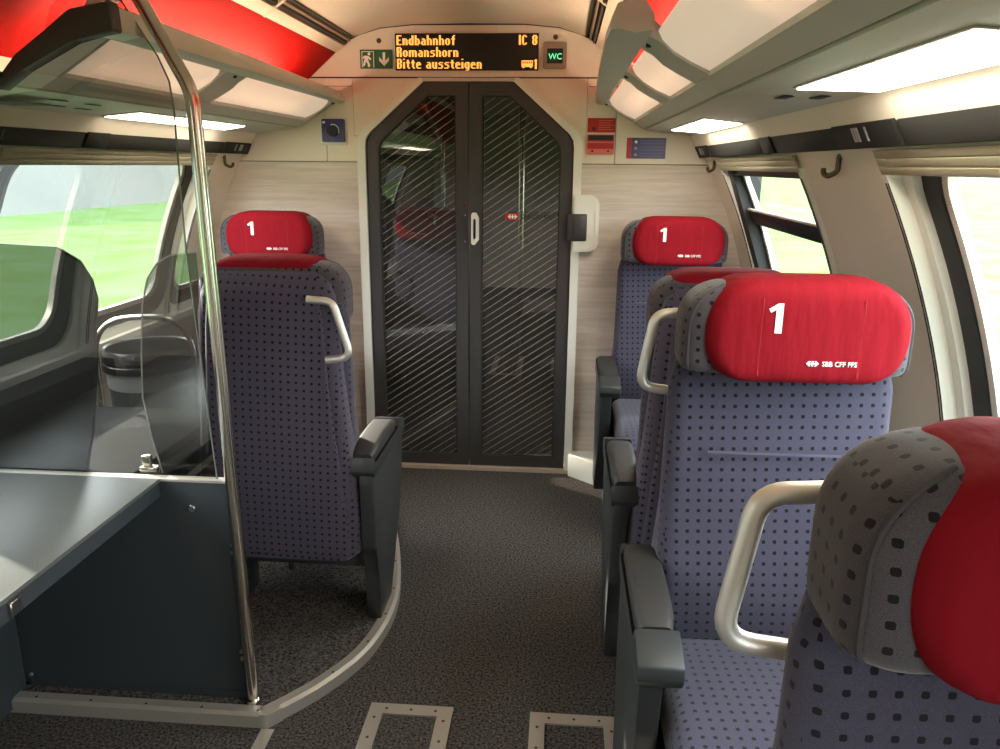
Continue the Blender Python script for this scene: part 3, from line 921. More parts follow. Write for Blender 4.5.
# ------------------------------------------------------------------ signs on the end wall
def led_text():
    G = {
        'E': ['11111', '11...', '11...', '11...', '1111.', '11...', '11...', '11...', '11111'],
        'R': ['1111.', '11.11', '11.11', '11.11', '1111.', '11.11', '11.11', '11.11', '11.11'],
        'B': ['1111.', '11.11', '11.11', '11.11', '1111.', '11.11', '11.11', '11.11', '1111.'],
        'I': ['11'] * 9,
        'C': ['.111.', '11.11', '11...', '11...', '11...', '11...', '11...', '11.11', '.111.'],
        '8': ['.111.', '11.11', '11.11', '11.11', '.111.', '11.11', '11.11', '11.11', '.111.'],
        '1': ['.11', '111', '.11', '.11', '.11', '.11', '.11', '.11', '.11'],
        'n': ['', '', '', '1111.', '11.11', '11.11', '11.11', '11.11', '11.11'],
        'd': ['...11', '...11', '...11', '.1111', '11.11', '11.11', '11.11', '11.11', '.1111'],
        'b': ['11...', '11...', '11...', '1111.', '11.11', '11.11', '11.11', '11.11', '1111.'],
        'a': ['', '', '', '.111.', '...11', '.1111', '11.11', '11.11', '.1111'],
        'h': ['11...', '11...', '11...', '1111.', '11.11', '11.11', '11.11', '11.11', '11.11'],
        'o': ['', '', '', '.111.', '11.11', '11.11', '11.11', '11.11', '.111.'],
        'f': ['..11', '.11.', '.11.', '1111', '.11.', '.11.', '.11.', '.11.', '.11.'],
        'm': ['', '', '', '1111111.', '11.11.11', '11.11.11', '11.11.11', '11.11.11', '11.11.11'],
        's': ['', '', '', '.1111', '11...', '.111.', '...11', '...11', '1111.'],
        'r': ['', '', '', '1111', '11..', '11..', '11..', '11..', '11..'],
        'i': ['11', '', '', '11', '11', '11', '11', '11', '11'],
        't': ['', '.11.', '.11.', '1111', '.11.', '.11.', '.11.', '.11.', '..11'],
        'e': ['', '', '', '.111.', '11.11', '11111', '11...', '11...', '.1111'],
        'u': ['', '', '', '11.11', '11.11', '11.11', '11.11', '11.11', '.1111'],
        'g': ['', '', '', '.1111', '11.11', '11.11', '11.11', '11.11', '.1111', '...11', '.111.'],
        '#': ['', '11111111111', '1.1.1.1.1.1', '1.1.1.1.1.1', '11111111111', '11111111111', '11111111111', '.11.....11.'],
    }
    W = {k: max(len(r) for r in v) for k, v in G.items()}
    W[' '] = 3
    t = thing('train_display', 'black passenger display with three rows of amber lettering above the door', 'display')
    box('display_case', -0.330, 0.312, YW - 0.020, YW - 0.002, 1.909, 2.063, DISPLAY, t, 0.002, 1)
    p = 0.00455
    def width(s):
        return sum(W[c] + 1 for c in s) - 1
    def draw(s, x, ztop, name):
        bm = bmesh.new()
        cx = x
        for c in s:
            if c != ' ':
                for r, row in enumerate(G[c]):
                    k = 0
                    while k < len(row):
                        if row[k] == '1':
                            e = k
                            while e < len(row) and row[e] == '1': e += 1
                            add_box(bm, cx + k * p, cx + e * p - 0.0005, YW - 0.0225, YW - 0.0205, ztop - (r + 1) * p + 0.0003, ztop - r * p)
                            k = e
                        else:
                            k += 1
            cx += (W[c] + 1) * p
        o = finish(name, bm, AMBER, t)
        return o
    rows = (2.055, 2.006, 1.957)
    draw('Endbahnhof', -0.322, rows[0], 'amber_lettering')
    draw('Romanshorn', -0.322, rows[1], 'amber_lettering')
    draw('Bitte', -0.322, rows[2], 'amber_lettering')
    draw('aussteigen', -0.322 + (width('Bitte ') + 1) * p, rows[2], 'amber_lettering')
    draw('IC', 0.306 - width('IC 8') * p, rows[0], 'amber_lettering')
    draw('8', 0.306 - width('8') * p, rows[0], 'amber_numeral')
    draw('#', 0.306 - width('#1') * p, rows[2] - 0.002, 'amber_carriage_icon')
    draw('1', 0.306 - width('1') * p, rows[2] - 0.002, 'amber_numeral')
    return t
led_text()

t = thing('exit_sign', 'green emergency exit sign with running figure and down arrow', 'sign')
box('sign_plate', -0.492, -0.345, YW - 0.014, YW - 0.005, 1.917, 1.997, GREEN, t, 0.0015, 1)
box('divider', -0.4225, -0.4205, YW - 0.0155, YW - 0.0135, 1.921, 1.993, mat('sign green dark', srgb(10, 50, 28), 0.4), t)
prism('arrow', [(-0.388, 1.985), (-0.376, 1.985), (-0.376, 1.950), (-0.360, 1.966), (-0.360, 1.950), (-0.382, 1.928), (-0.404, 1.950), (-0.404, 1.966), (-0.388, 1.950)], YW - 0.0155, YW - 0.0135, 'xz', WHITE, t)
rf = empty('running_figure', parent=t)
prism('figure_head', circle(-0.450, 1.979, 0.0065, 12), YW - 0.0155, YW - 0.0135, 'xz', WHITE, rf)
prism('figure_body', [(-0.470, 1.972), (-0.452, 1.970), (-0.440, 1.958), (-0.444, 1.952), (-0.456, 1.960), (-0.452, 1.946), (-0.446, 1.934), (-0.448, 1.924), (-0.456, 1.924), (-0.458, 1.938), (-0.466, 1.946), (-0.470, 1.930), (-0.478, 1.926), (-0.478, 1.934), (-0.474, 1.950), (-0.470, 1.962), (-0.478, 1.958), (-0.480, 1.964)], YW - 0.0155, YW - 0.0135, 'xz', WHITE, rf)
ring('door_outline', [(-0.484, 1.922), (-0.428, 1.922), (-0.428, 1.990), (-0.484, 1.990)], [(-0.481, 1.922), (-0.431, 1.922), (-0.431, 1.987), (-0.481, 1.987)], YW - 0.0150, YW - 0.0135, 'xz', WHITE, rf)

t = thing('toilet_sign', 'taupe framed lavatory sign with glowing green WC letters', 'sign')
ring('bezel', rrect(0.332, 0.436, 1.917, 2.028, 0.008), rrect(0.349, 0.419, 1.938, 2.001, 0.003), YW - 0.018, YW - 0.005, 'xz', BEZEL, t)
box('sign_glass', 0.346, 0.422, YW - 0.012, YW - 0.006, 1.935, 2.004, mat('sign glass dark', srgb(14, 26, 16), 0.2), t)
lettering('glowing_lettering', 'WC', 0.036, (0.356, YW - 0.0125, 1.956), WCG, t, 0.95)

t = thing('call_box', 'square blue call box with round black knob', 'call box')
box('box_frame', -0.692, -0.566, YW - 0.010, YW - 0.002, 1.586, 1.706, OFFWHITE, t, 0.002, 1)
prism('face', rrect(-0.681, -0.575, 1.597, 1.700, 0.008), YW - 0.024, YW - 0.010, 'xz', BLUE, t)
kn = prism('knob', circle(-0.628, 1.646, 0.024, 20), YW - 0.042, YW - 0.023, 'xz', BLACK, t)
ring('knob_arc', [(-0.628 + 0.030 * math.cos(math.radians(a)), 1.648 + 0.030 * math.sin(math.radians(a))) for a in [-30 + 14 * k for k in range(11)]],
     [(-0.628 + 0.025 * math.cos(math.radians(a)), 1.648 + 0.025 * math.sin(math.radians(a))) for a in [-30 + 14 * k for k in range(11)]], YW - 0.0255, YW - 0.0235, 'xz', WHITE, kn)
box('indicator', -0.676, -0.664, YW - 0.0255, YW - 0.0235, 1.680, 1.689, WHITE, t)

t = thing('notice_plate', 'red notice plate with small pink print above the alarm box', 'sign')
box('plate', 0.540, 0.664, YW - 0.006, YW - 0.002, 1.648, 1.710, REDS, t, 0.001, 1)
prism('pictogram', circle(0.568, 1.664, 0.010, 14), YW - 0.0075, YW - 0.0055, 'xz', mat('sign maroon', srgb(90, 14, 12), 0.4), t)
for k in range(5):
    box('print_line', 0.590, 0.655 - 0.012 * (k % 2), YW - 0.0072, YW - 0.0058, 1.697 - k * 0.0095, 1.700 - k * 0.0095, PINK, t)
t = thing('alarm_box', 'red emergency alarm box with black slot and two screws', 'alarm')
box('case', 0.541, 0.660, YW - 0.018, YW - 0.002, 1.552, 1.638, REDS, t, 0.002, 1)
box('slot', 0.546, 0.655, YW - 0.020, YW - 0.015, 1.614, 1.634, BLACK, t)
box('band', 0.541, 0.660, YW - 0.0195, YW - 0.017, 1.602, 1.608, PINK, t)
sc = box('screw_plate', 0.541, 0.660, YW - 0.0195, YW - 0.017, 1.553, 1.576, PINK, t)
for x in (0.564, 0.635):
    prism('screw', circle(x, 1.567, 0.005, 10), YW - 0.022, YW - 0.019, 'xz', BLACK, sc)
t = thing('information_plate', 'blue information plate with red edge beside the alarm box', 'sign')
box('plate', 0.719, 0.894, YW - 0.006, YW - 0.002, 1.536, 1.626, BLUE, t, 0.001, 1)
box('red_edge', 0.719, 0.741, YW - 0.0068, YW - 0.0055, 1.537, 1.625, REDS, t)
for k in range(3):
    z = 1.608 - 0.028 * k
    prism('pictogram', circle(0.760, z, 0.0065, 12), YW - 0.0075, YW - 0.0055, 'xz', WHITE if k == 0 else BAG, t)
    for j in range(2):
        box('print_line', 0.778, 0.884, YW - 0.0072, YW - 0.0058, z + 0.004 - 0.011 * j, z + 0.007 - 0.011 * j, LAV, t)

# ------------------------------------------------------------------ luggage racks
def rack(s, y_near, label, lip_only_far=True):
    t = thing('luggage_rack', label, 'luggage rack')
    yend = YW - 0.008
    R = lambda P: [(s * a, b) for a, b in P]
    # underside plate, in panels
    cuts = [yend, 2.52, 1.80, 0.80, -0.4]
    if s < 0: cuts = [yend, 1.78, 0.80, -0.4]
    for b, a in zip(cuts, cuts[1:]):
        bm = bmesh.new(); add_prism(bm, R([(0.797, 1.660), (0.998, 1.634), (1.0, 1.650), (0.797, 1.676)]), a + 0.001, b - 0.001, 'xz')
        finish('underside_panel', bm, RACK, t)
    # inner rail between gap and diffusers
    cuts = [yend, 2.56, 1.90, 0.85, -0.4] if s > 0 else [yend, 2.56, 1.755]
    for b, a in zip(cuts, cuts[1:]):
        bm = bmesh.new(); add_prism(bm, R([(0.743, 1.690), (0.789, 1.664), (0.790, 1.69), (0.746, 1.712)]), a + 0.001, b - 0.001, 'xz')
        finish('inner_rail', bm, RACK, t)
    bm = bmesh.new(); add_prism(bm, R([(0.785, 1.676), (0.802, 1.674), (0.802, 1.684), (0.785, 1.686)]), y_near, yend, 'xz')
    finish('shadow_gap', bm, BLACK, t)
    # translucent light diffusers between cross brackets
    sp = [(2.66, yend - 0.05), (2.02, 2.48), (0.90, 1.83), (-0.4, 0.80)] if s > 0 else [(2.66, yend - 0.05), (1.86, 2.50)]
    pr = [(0.630, 1.782), (0.640, 1.764), (0.665, 1.742), (0.70, 1.722), (0.744, 1.702)]
    for a, b in sp:
        bm = bmesh.new(); add_prism(bm, R(pr + [(x + 0.004, z + 0.008) for x, z in reversed(pr)]), a, b, 'xz')
        finish('light_diffuser', bm, LAMP_DIFF, t)
    br = [(yend - 0.05, yend), (2.48, 2.66), (1.83, 2.02)] if s > 0 else [(yend - 0.05, yend), (2.50, 2.66)]
    for a, b in br:
        c = (a + b) / 2
        bk = [(0.585, 1.800), (0.612, 1.772), (0.640, 1.757), (0.665, 1.736), (0.70, 1.716), (0.748, 1.692), (0.752, 1.71), (0.70, 1.734), (0.645, 1.785), (0.60, 1.82)]
        bm = bmesh.new(); add_prism(bm, R(bk), a, b, 'xz')
        o = finish('cross_bracket', bm, RACK, t)
        bm = bmesh.new(); add_prism(bm, circle(s * 0.620, c, 0.006, 10), 1.762, 1.775, 'xy')
        finish('bracket_screw', bm, BLACK, o)
    if s > 0:
        bm = bmesh.new(); add_prism(bm, R(bk), 0.805, 0.895, 'xz'); finish('cross_bracket', bm, RACK, t)
    # lip: thick bar ending by the viewer, thinner at the wall
    def lipsec(y, w, h):
        P = [(0.612, 1.772), (0.612 - w * 0.5, 1.766), (0.612 - w, 1.774), (0.612 - w, 1.79), (0.612 - w + 0.012, 1.795 + h), (0.612 - w * 0.3, 1.812 + h), (0.612, 1.80)]
        P = [(s * a, y, b) for a, b in P]
        return P if s > 0 else P[::-1]
    wn_ = 0.090 if s > 0 else 0.078
    secs = [lipsec(1.745, wn_ - 0.018, 0.02), lipsec(1.76, wn_ - 0.003, 0.03), lipsec(1.90, wn_, 0.03), lipsec(2.6, 0.076, 0.025), lipsec(3.3, 0.058, 0.015), lipsec(yend, 0.040, 0.01)]
    loft('rack_lip', secs, RACK, t, 40)
    if s < 0:
        # dark end bar closing the short rack
        bm = bmesh.new(); add_prism(bm, R([(0.522, 1.768), (0.622, 1.752), (0.74, 1.690), (0.80, 1.648), (0.812, 1.662), (0.75, 1.722), (0.62, 1.812), (0.525, 1.828)]), 1.715, 1.752, 'xz')
        do_bevel(bm, 0.004, 1); finish('end_bar', bm, RACK_DARK, t)
        bm = bmesh.new(); add_prism(bm, R([(0.612, 1.772), (0.745, 1.690), (0.79, 1.664), (0.79, 1.675), (0.748, 1.704), (0.615, 1.786)]), 1.752, 1.86, 'xz')
        finish('end_bracket', bm, RACK, t)
    return t
rack(1, -0.4, 'grey luggage rack with lit diffusers above the single seats')
rack(-1, -0.4, 'grey luggage rack with dark end bar above the partition side')

def reading(s, y0, y1, label):
    t = thing('reading_light', label, 'light')
    x0, x1, x2, x3 = 0.880, 1.0, 0.866, 0.985
    zf = lambda x: 1.660 - (x - 0.797) * 0.1294
    P = [(0.876, y0 + 0.03), (0.985, y0 + 0.0), (0.985, y1 - 0.12), (0.876, y1)] if s > 0 else [(0.876, y0 + 0.03), (0.975, y0 + 0.0), (0.975, y1 - 0.0), (0.876, y1 - 0.03)]
    def pl(P, d0, d1, name, m):
        bm = bmesh.new()
        a = [bm.verts.new((s * x, y, zf(x) + d0)) for x, y in P]
        b = [bm.verts.new((s * x, y, zf(x) + d1)) for x, y in P]
        n = len(P)
        bm.faces.new(a); bm.faces.new(b)
        for i in range(n):
            j = (i + 1) % n
            bm.faces.new((a[i], a[j], b[j], b[i]))
        return finish(name, bm, m, t)
    c = (sum(p[0] for p in P) / 4, sum(p[1] for p in P) / 4)
    big = [(c[0] + (x - c[0]) * 1.10, c[1] + (y - c[1]) * 1.025) for x, y in P]
    pl(big, -0.003, -0.0005, 'bezel', RACK)
    pl(P, -0.005, -0.003, 'lamp_panel', LAMP_READ)
    return t
reading(1, 0.92, 1.62, 'large bright reading light panel above the big red headrest')
reading(1, 2.60, 3.40, 'small bright reading light panel above the hopper window')
reading(-1, 2.42, 3.30, 'reading light panel in the rack on the pole side')
reading(1, -0.9, -0.2, 'reading light panel over the viewer by the single seats')
reading(-1, -0.6, 0.6, 'reading light panel over the grey table')

def cove_tube(s, y0, y1, label):
    t = thing('cove_lamp', label, 'lamp')
    tube('tube', [(s * 0.715, y0, 1.762), (s * 0.715, y1, 1.762)], 0.013, TUBE, t, 8)
    for y in (y0, y1):
        box('holder', s * 0.70, s * 0.73, y - 0.01, y + 0.01, 1.730, 1.776, RACK, t)
    return t
cove_tube(1, 1.95, 3.4, 'cove lamp tube on the rack above the hopper window')
cove_tube(1, 0.0, 1.25, 'cove lamp tube on the rack above the close-up seat')
cove_tube(-1, 1.90, 3.4, 'cove lamp tube on the rack at the pole side')
# small air slots and speaker grille in the underside
def slot(x, y, dx, dy, label):
    z = 1.660 - (abs(x) - 0.797) * 0.1294 - 0.0005
    bm = bmesh.new(); add_prism(bm, [(x - dx, y - dy), (x + dx, y - dy + 0.006), (x + dx, y + dy), (x - dx, y + dy - 0.006)], z - 0.0015, z, 'xy')
    return tag(finish('air_slot', bm, STRIP), label, 'air slot', 'air slots under the racks')
slot(0.90, 1.80, 0.012, 0.04, 'dark air slot under the rack, inner one by the large reading light')
slot(0.95, 1.72, 0.012, 0.04, 'dark air slot under the rack, outer one by the large reading light')
for i, (x, y) in enumerate(((-0.86, 2.02), (-0.86, 2.17), (-0.92, 2.10), (-0.92, 2.22))):
    slot(x, y, 0.007, 0.03, 'dark air slot under the pole-side rack, ' + ('aisle row, next to the grille', 'aisle row, next to the light', 'window row, next to the grille', 'window row, next to the light')[i])
bm = bmesh.new(); add_prism(bm, [(-0.97, 1.86), (-0.87, 1.86), (-0.87, 2.0), (-0.97, 2.0)], 1.636, 1.6405, 'xy')
tag(finish('speaker_grille', bm, mat('grille olive', srgb(110, 112, 92), 0.7, bump=0.6, bscale=500)), 'flat olive speaker grille under the pole-side rack', 'grille')

# ------------------------------------------------------------------ coat hooks
def hook(s, y, z, label):
    t = thing('coat_hook', label, 'hook')
    x = s * (xw(z) - 0.004)
    box('hook_plate', x - s * 0.002, x + s * 0.006, y - 0.012, y + 0.012, z - 0.002, z + 0.014, HOOK, t, 0.002, 1)
    pts = fillet([(x, y, z + 0.006), (x + s * 0.012 - s * 0.012, y, z - 0.030), (x - s * 0.014, y + 0.022, z - 0.040), (x - s * 0.018, y + 0.044, z - 0.034), (x - s * 0.018, y + 0.047, z - 0.022)], 0.015, 5)
    tube('hook_arm', pts, 0.0065, HOOK, t, 8)
    return t
hook(1, 1.955, 1.522, 'bronze coat hook on the cream pillar between windows')
hook(1, 3.52, 1.522, 'small coat hook in the corner above the hopper window')
hook(-1, 3.52, 1.522, 'coat hook by the pole above the end seat')

# ------------------------------------------------------------------ seats
def make_seat(arm, head_dz, handle, name, label, loc, rotz, group):
    """faces -y; arm = -1 or +1 says on which side the armrest stands; origin on the seat floor below the seat/back joint"""
    t = thing(name, label, 'seat', loc, rotz, group)
    # --- seat cushion
    secs = []
    for k in range(9):
        a = k / 8
        y = 0.06 - 0.60 * a
        drop = 0.0 if a < 0.75 else 0.05 * ((a - 0.75) / 0.25) ** 2
        zt, zb = 0.425 - drop + 0.015 * math.sin(a * math.pi), 0.29 + (0.03 if a > 0.9 else 0)
        w = 0.238 - (0.012 if a > 0.95 else 0)
        secs.append([(x, y, z) for x, z in rrect(-w, w, zb, zt, 0.045, 4)])
    loft('seat_cushion', secs, FABRIC, t, 50)
    # --- backrest
    secs = []
    n = 14
    for k in range(n + 1):
        a = k / n
        z = 0.39 + 0.67 * a
        yf = 0.012 - 0.022 * math.sin(min(a / 0.45, 1) * math.pi) + 0.030 * a
        if k == n: yf += 0.012
        w = 0.242 - 0.008 * a - (0.012 if k == n else 0)
        secs.append(cushion_sec(z, w, yf, 0.12, 0.04))
    br = loft('backrest', secs, FABRIC, t, 50)
    bm = bmesh.new()
    zz = 0.39 + 0.67 * 0.72
    add_prism(bm, [(-0.15, zz), (0.15, zz), (0.15, zz + 0.004), (-0.15, zz + 0.004)], 0.0145, 0.020, 'xz')
    finish('seam', bm, mat('pale seam', srgb(80, 77, 94), 0.9), br)
    # --- rear shell, padded, with a bolster rim
    hw = [(0.235, 0.225), (0.26, 0.258), (0.35, 0.262), (0.50, 0.250), (0.70, 0.232), (0.85, 0.221), (1.00, 0.213), (1.08, 0.205), (1.12, 0.194), (1.145, 0.178), (1.160, 0.152), (1.168, 0.115)]
    secs = []
    for z, w in hw:
        bulge = 0.020 * math.sin(max(0, min(1, (z - 0.24) / 0.92)) * math.pi)
        top = 0.0 if z < 1.08 else 0.06 * ((z - 1.08) / 0.09) ** 2
        secs.append(cushion_sec(z, w, 0.045, 0.150 + bulge - top, 0.040))
    sh = loft('back_shell', secs, FABRICB, t, 50)
    # raised rear pad, outlined by its own seam
    secs = []
    for z, w in hw[1:-1]:
        bulge = 0.020 * math.sin(max(0, min(1, (z - 0.24) / 0.92)) * math.pi)
        top = 0.0 if z < 1.08 else 0.06 * ((z - 1.08) / 0.09) ** 2
        secs.append(cushion_sec(0.26 + (z - 0.26) * 0.985, max(0.06, w - 0.034), 0.10, 0.160 + bulge - top, 0.012, 3))
    loft('rear_pad', secs, FABRICB, t, 50)
    # --- headrest
    def head(W, z0, z1, yf, yr, p, nn=16, rc=0.05):
        S = []
        for k in range(nn + 1):
            u = -1 + 2 * k / nn
            u = math.copysign(abs(u) ** 0.75, u)
            u = max(-0.995, min(0.995, u))
            if p < 3:      # cushion: square foot, round shoulders
                q = (1 - abs(u) ** p) ** (1 / p) if u > 0 else (1 - abs(u) ** 9) ** (1 / 9)
                w = W * (0.55 + 0.45 * q)
            else:
                pe = 2.1 if u > 0 else 2.5
                q = (1 - abs(u) ** pe) ** (1 / pe)
                w = W * (0.50 + 0.50 * q)
            d = (1 - abs(u) ** 5) ** 0.2 if u > 0 else (1 - abs(u) ** 8) ** 0.125
            ym = (yf + yr) / 2
            h = (yr - yf) / 2 * max(0.35, d)
            S.append(cushion_sec((z0 + z1) / 2 + (z1 - z0) / 2 * u + head_dz, w, ym - h, ym + h, min(rc, h * 0.9), 8))
        return S
    hs = head(0.228, 1.056, 1.240, -0.036, 0.115, 2.2, nn=24, rc=0.045)
    hr = loft('headrest', hs, FABRICH, t, 60)
    for sg in (-1, 1):
        line = []
        for S in hs[1:-1]:
            w = max(p[0] for p in S); yf = min(p[1] for p in S)
            line.append((sg * (w - 0.013), yf + 0.013, S[0][2]))
        tube('piping', line, 0.0028, mat('piping', srgb(66, 62, 66), 0.9), hr, 6)
    cv = loft('headrest_cover', [[(x + 0.010, y, z) for x, y, z in S] for S in head(0.198, 1.046, 1.253, -0.062, 0.112, 3.0, nn=28, rc=0.038)], REDC, t, 60)
    tag(cv, 'red cloth headrest cover')
    yp = -0.0628
    d1 = [(0.0, 0.0), (0.0, 0.046), (-0.010, 0.040), (-0.014, 0.047), (0.003, 0.058), (0.013, 0.058), (0.013, 0.0)]
    prism('class_number', [(-0.060 + a, 1.152 + head_dz + b) for a, b in d1], yp - 0.0012, yp, 'xz', WHITE, cv)
    lg = arrow_mark(cv, 0.018, 1.0935 + head_dz, 0.024, yp - 0.0002, WHITE, 'logo_mark')
    lettering('logo_lettering', 'SBB CFF FFS', 0.0140, (0.036, yp - 0.0002, 1.0885 + head_dz), WHITE, cv, 0.92, extrude=0.0008)
    for x in (-0.085, 0.105):
        tube('cover_seam', [(x, yp + 0.0022, 1.066 + head_dz + 0.0095 * k) for k in range(17)], 0.0018, mat('red seam', srgb(140, 10, 18), 0.9), cv, 6)
    # --- grab handle on the aisle side
    a_ = arm
    if handle:
        hx, hz = handle
        yb_ = 0.125 if hx == 0 else 0.165
        pts = fillet([(a_ * (0.19 + hx), yb_, 1.155 + hz), (a_ * (0.265 + hx), yb_, 1.150 + hz), (a_ * (0.292 + hx * 0.6), yb_, 0.985 + hz), (a_ * (0.205 + hx * 0.4), yb_, 0.975 + hz)], 0.035, 6)
        tube('grab_handle', pts, 0.0115, HANDLE, t, 14)
    # --- armrest on its side frame
    side = [(-0.290, 0.565), (-0.305, 0.53), (-0.285, 0.40), (-0.245, 0.30), (-0.190, 0.20), (-0.105, 0.10), (-0.055, 0.0), (0.10, 0.0), (0.115, 0.07), (0.105, 0.16), (0.12, 0.24), (0.145, 0.28), (0.150, 0.50), (0.140, 0.56)]
    x0, x1 = sorted((a_ * 0.262, a_ * 0.308))
    bm = bmesh.new(); add_prism(bm, side, x0, x1, 'yz'); do_bevel(bm, 0.008, 2)
    sf = finish('side_frame', bm, ARMP, t)
    x0, x1 = sorted((a_ * 0.225, a_ * 0.313))
    secs = []
    for k in range(9):
        a = k / 8
        y = 0.13 - 0.345 * a
        zt = 0.605 + 0.010 * math.sin(a * math.pi) - (0.010 if k in (0, 8) else 0)
        cx, hwid = (x0 + x1) / 2, 0.040 - (0.006 if k in (0, 8) else 0)
        secs.append([(cx + x, y, z) for x, z in rrect(-hwid, hwid, 0.562, zt, 0.016, 4)])
    loft('arm_pad', secs, PAD, t, 45)
    # front cap and body below the pad
    bm = bmesh.new(); add_prism(bm, [(-0.225, 0.598), (-0.312, 0.572), (-0.318, 0.545), (-0.300, 0.520), (0.14, 0.520), (0.155, 0.54), (0.145, 0.590), (0.13, 0.563), (-0.214, 0.563)], x0, x1, 'yz'); do_bevel(bm, 0.005, 2)
    finish('arm_body', bm, ARMP, t)
    # --- under frame
    box('under_frame', -0.235, 0.235, -0.40, 0.13, 0.205, 0.292, UNDER, t, 0.012)
    box('cross_beam', min(0, a_ * 0.27), max(0, a_ * 0.27), -0.02, 0.10, 0.19, 0.25, UNDER, t, 0.008)
    box('pedestal', -a_ * 0.21 - 0.03, -a_ * 0.21 + 0.03, -0.10, 0.06, 0.0, 0.21, UNDER, t, 0.01)
    prism('bolt', circle(-0.02, 0.12, 0.010, 10), 0.185, 0.206, 'xy', BLACK, t)
    return t

def copy_tree(o, parent=None):
    c = o.copy()
    link(c, parent)
    for ch in list(o.children):
        copy_tree(ch, c)
    return c

GRP = 'dotted first class seats'
SX = 0.910
sA = make_seat(-1, 0.0, (0.0, 0.0), 'passenger_chair', 'dotted seat with large fully visible red headrest, second from the viewer', (SX, 1.575, PLAT), 0, GRP)
sB = copy_tree(sA); sB.location = (SX - 0.008, 0.605, PLAT)
sB['label'] = 'close-up dotted seat cut off by the frame, brushed handle in front'
sC = copy_tree(sA); sC.location = (SX + 0.018, 3.465, PLAT)
for ch in list(sC.children):
    if ch.name.startswith('grab_handle'): bpy.data.objects.remove(ch)
sC['label'] = 'dotted seat against the wood wall below the blue information plate'
sD = make_seat(-1, -0.062, (-0.055, -0.075), 'passenger_chair', 'dotted seat seen from behind next to the pole, rounded armrest in the aisle', (-0.43, 2.355, PLAT), math.pi, GRP)
sE = make_seat(1, 0.0, None, 'passenger_chair', 'dotted seat against the wood wall below the blue call box', (-0.875, 3.465, PLAT), 0, GRP)
sF = make_seat(1, -0.062, None, 'passenger_chair', 'mostly hidden seat backing onto the large red headrest, only its rim showing', (SX, 2.215, PLAT), math.pi, GRP)

# ------------------------------------------------------------------ partition, pole, table
YP = 1.835
t = thing('partition_panel', 'dark blue-grey partition panel under the tinted glass', 'partition')
box('panel_board', -1.31, -0.405, YP, YP + 0.022, PLAT + 0.006, 0.690, PANEL, t, 0.003, 1)
box('top_rail', -1.31, -0.405, YP - 0.003, YP + 0.025, 0.690, 0.697, ALU, t, 0.001, 1)
box('foot_rail', -1.05, -0.405, YP - 0.006, YP, PLAT + 0.002, 0.062, PANEL, t)
def vscrew(parent, x, z, r=0.008):
    bm = bmesh.new(); add_prism(bm, circle(x, z, r, 14), YP - 0.006, YP + 0.001, 'xz'); do_bevel(bm, 0.002, 1)
    finish('screw', bm, SCREW, parent)
vscrew(t, -0.519, 0.616, 0.010)
for z in (0.515, 0.492, 0.190, 0.167):
    vscrew(t, -0.416, z, 0.0065)
vscrew(t, -1.048, 0.075, 0.007)
g = thing('glass_partition', 'tall tinted glass pane beside the bent pole', 'glass partition')
gp = [(-1.25, 0.698), (-0.448, 0.698), (-0.474, 1.30), (-0.471, 1.62), (-0.476, 1.68), (-0.498, 1.735), (-0.585, 1.875), (-0.61, 1.94), (-0.74, 1.84), (-0.80, 1.70), (-1.05, 1.66), (-1.06, 1.50), (-1.15, 1.36), (-1.20, 1.20), (-1.25, 1.0)]
bm = bmesh.new()
bm.faces.new([bm.verts.new((a, YP + 0.010, b)) for a, b in gp])
finish('pane', bm, TINT, g)
tube('glass_edge', [(a, YP + 0.010, b) for a, b in gp[1:8]], 0.0022, mat('glass edge', srgb(120, 124, 116), 0.2, emis=0.0), g, 6)
prism('glass_clamp', [(-0.60, 1.846), (-0.575, 1.855), (-0.582, 1.89), (-0.635, 1.90), (-0.64, 1.86)], YP - 0.012, YP + 0.03, 'xz', RACK_DARK, g, 0.003, 1)
p = thing('grab_pole', 'tall bent stainless pole at the partition edge', 'pole')
tube('pole_tube', fillet([(-0.388, YP - 0.015, PLAT), (-0.412, YP - 0.015, 1.655), (-0.585, YP - 0.015, 1.985)], 0.16, 10), 0.0165, STEEL, p, 20)
prism('foot_collar', circle(-0.388, YP - 0.015, 0.022, 20), PLAT, PLAT + 0.012, 'xy', STEEL, p)

tb = thing('side_table', 'grey speckled table cropped by the frame edge', 'table')
bm = bmesh.new()
add_prism(bm, [(-1.26, 0.55), (-0.66, 0.55), (-0.605, 0.62), (-0.595, 0.70), (-0.595, 1.828), (-1.26, 1.828)], 0.690, 0.700, 'xy'); do_bevel(bm, 0.002, 2)
finish('table_top', bm, TABLE, tb)
bm = bmesh.new()
add_prism(bm, [(-1.25, 0.56), (-0.662, 0.56), (-0.607, 0.63), (-0.598, 0.70), (-0.598, 1.826), (-1.25, 1.826)], 0.650, 0.6895, 'xy')
finish('table_apron', bm, PANEL, tb)
box('bracket', -0.612, -0.590, 1.245, 1.275, 0.655, 0.686, SCREW, tb, 0.002, 1)
box('support_panel', -1.09, -1.062, 1.0, 1.828, PLAT - 0.03, 0.650, PANEL, tb, 0.002, 1)

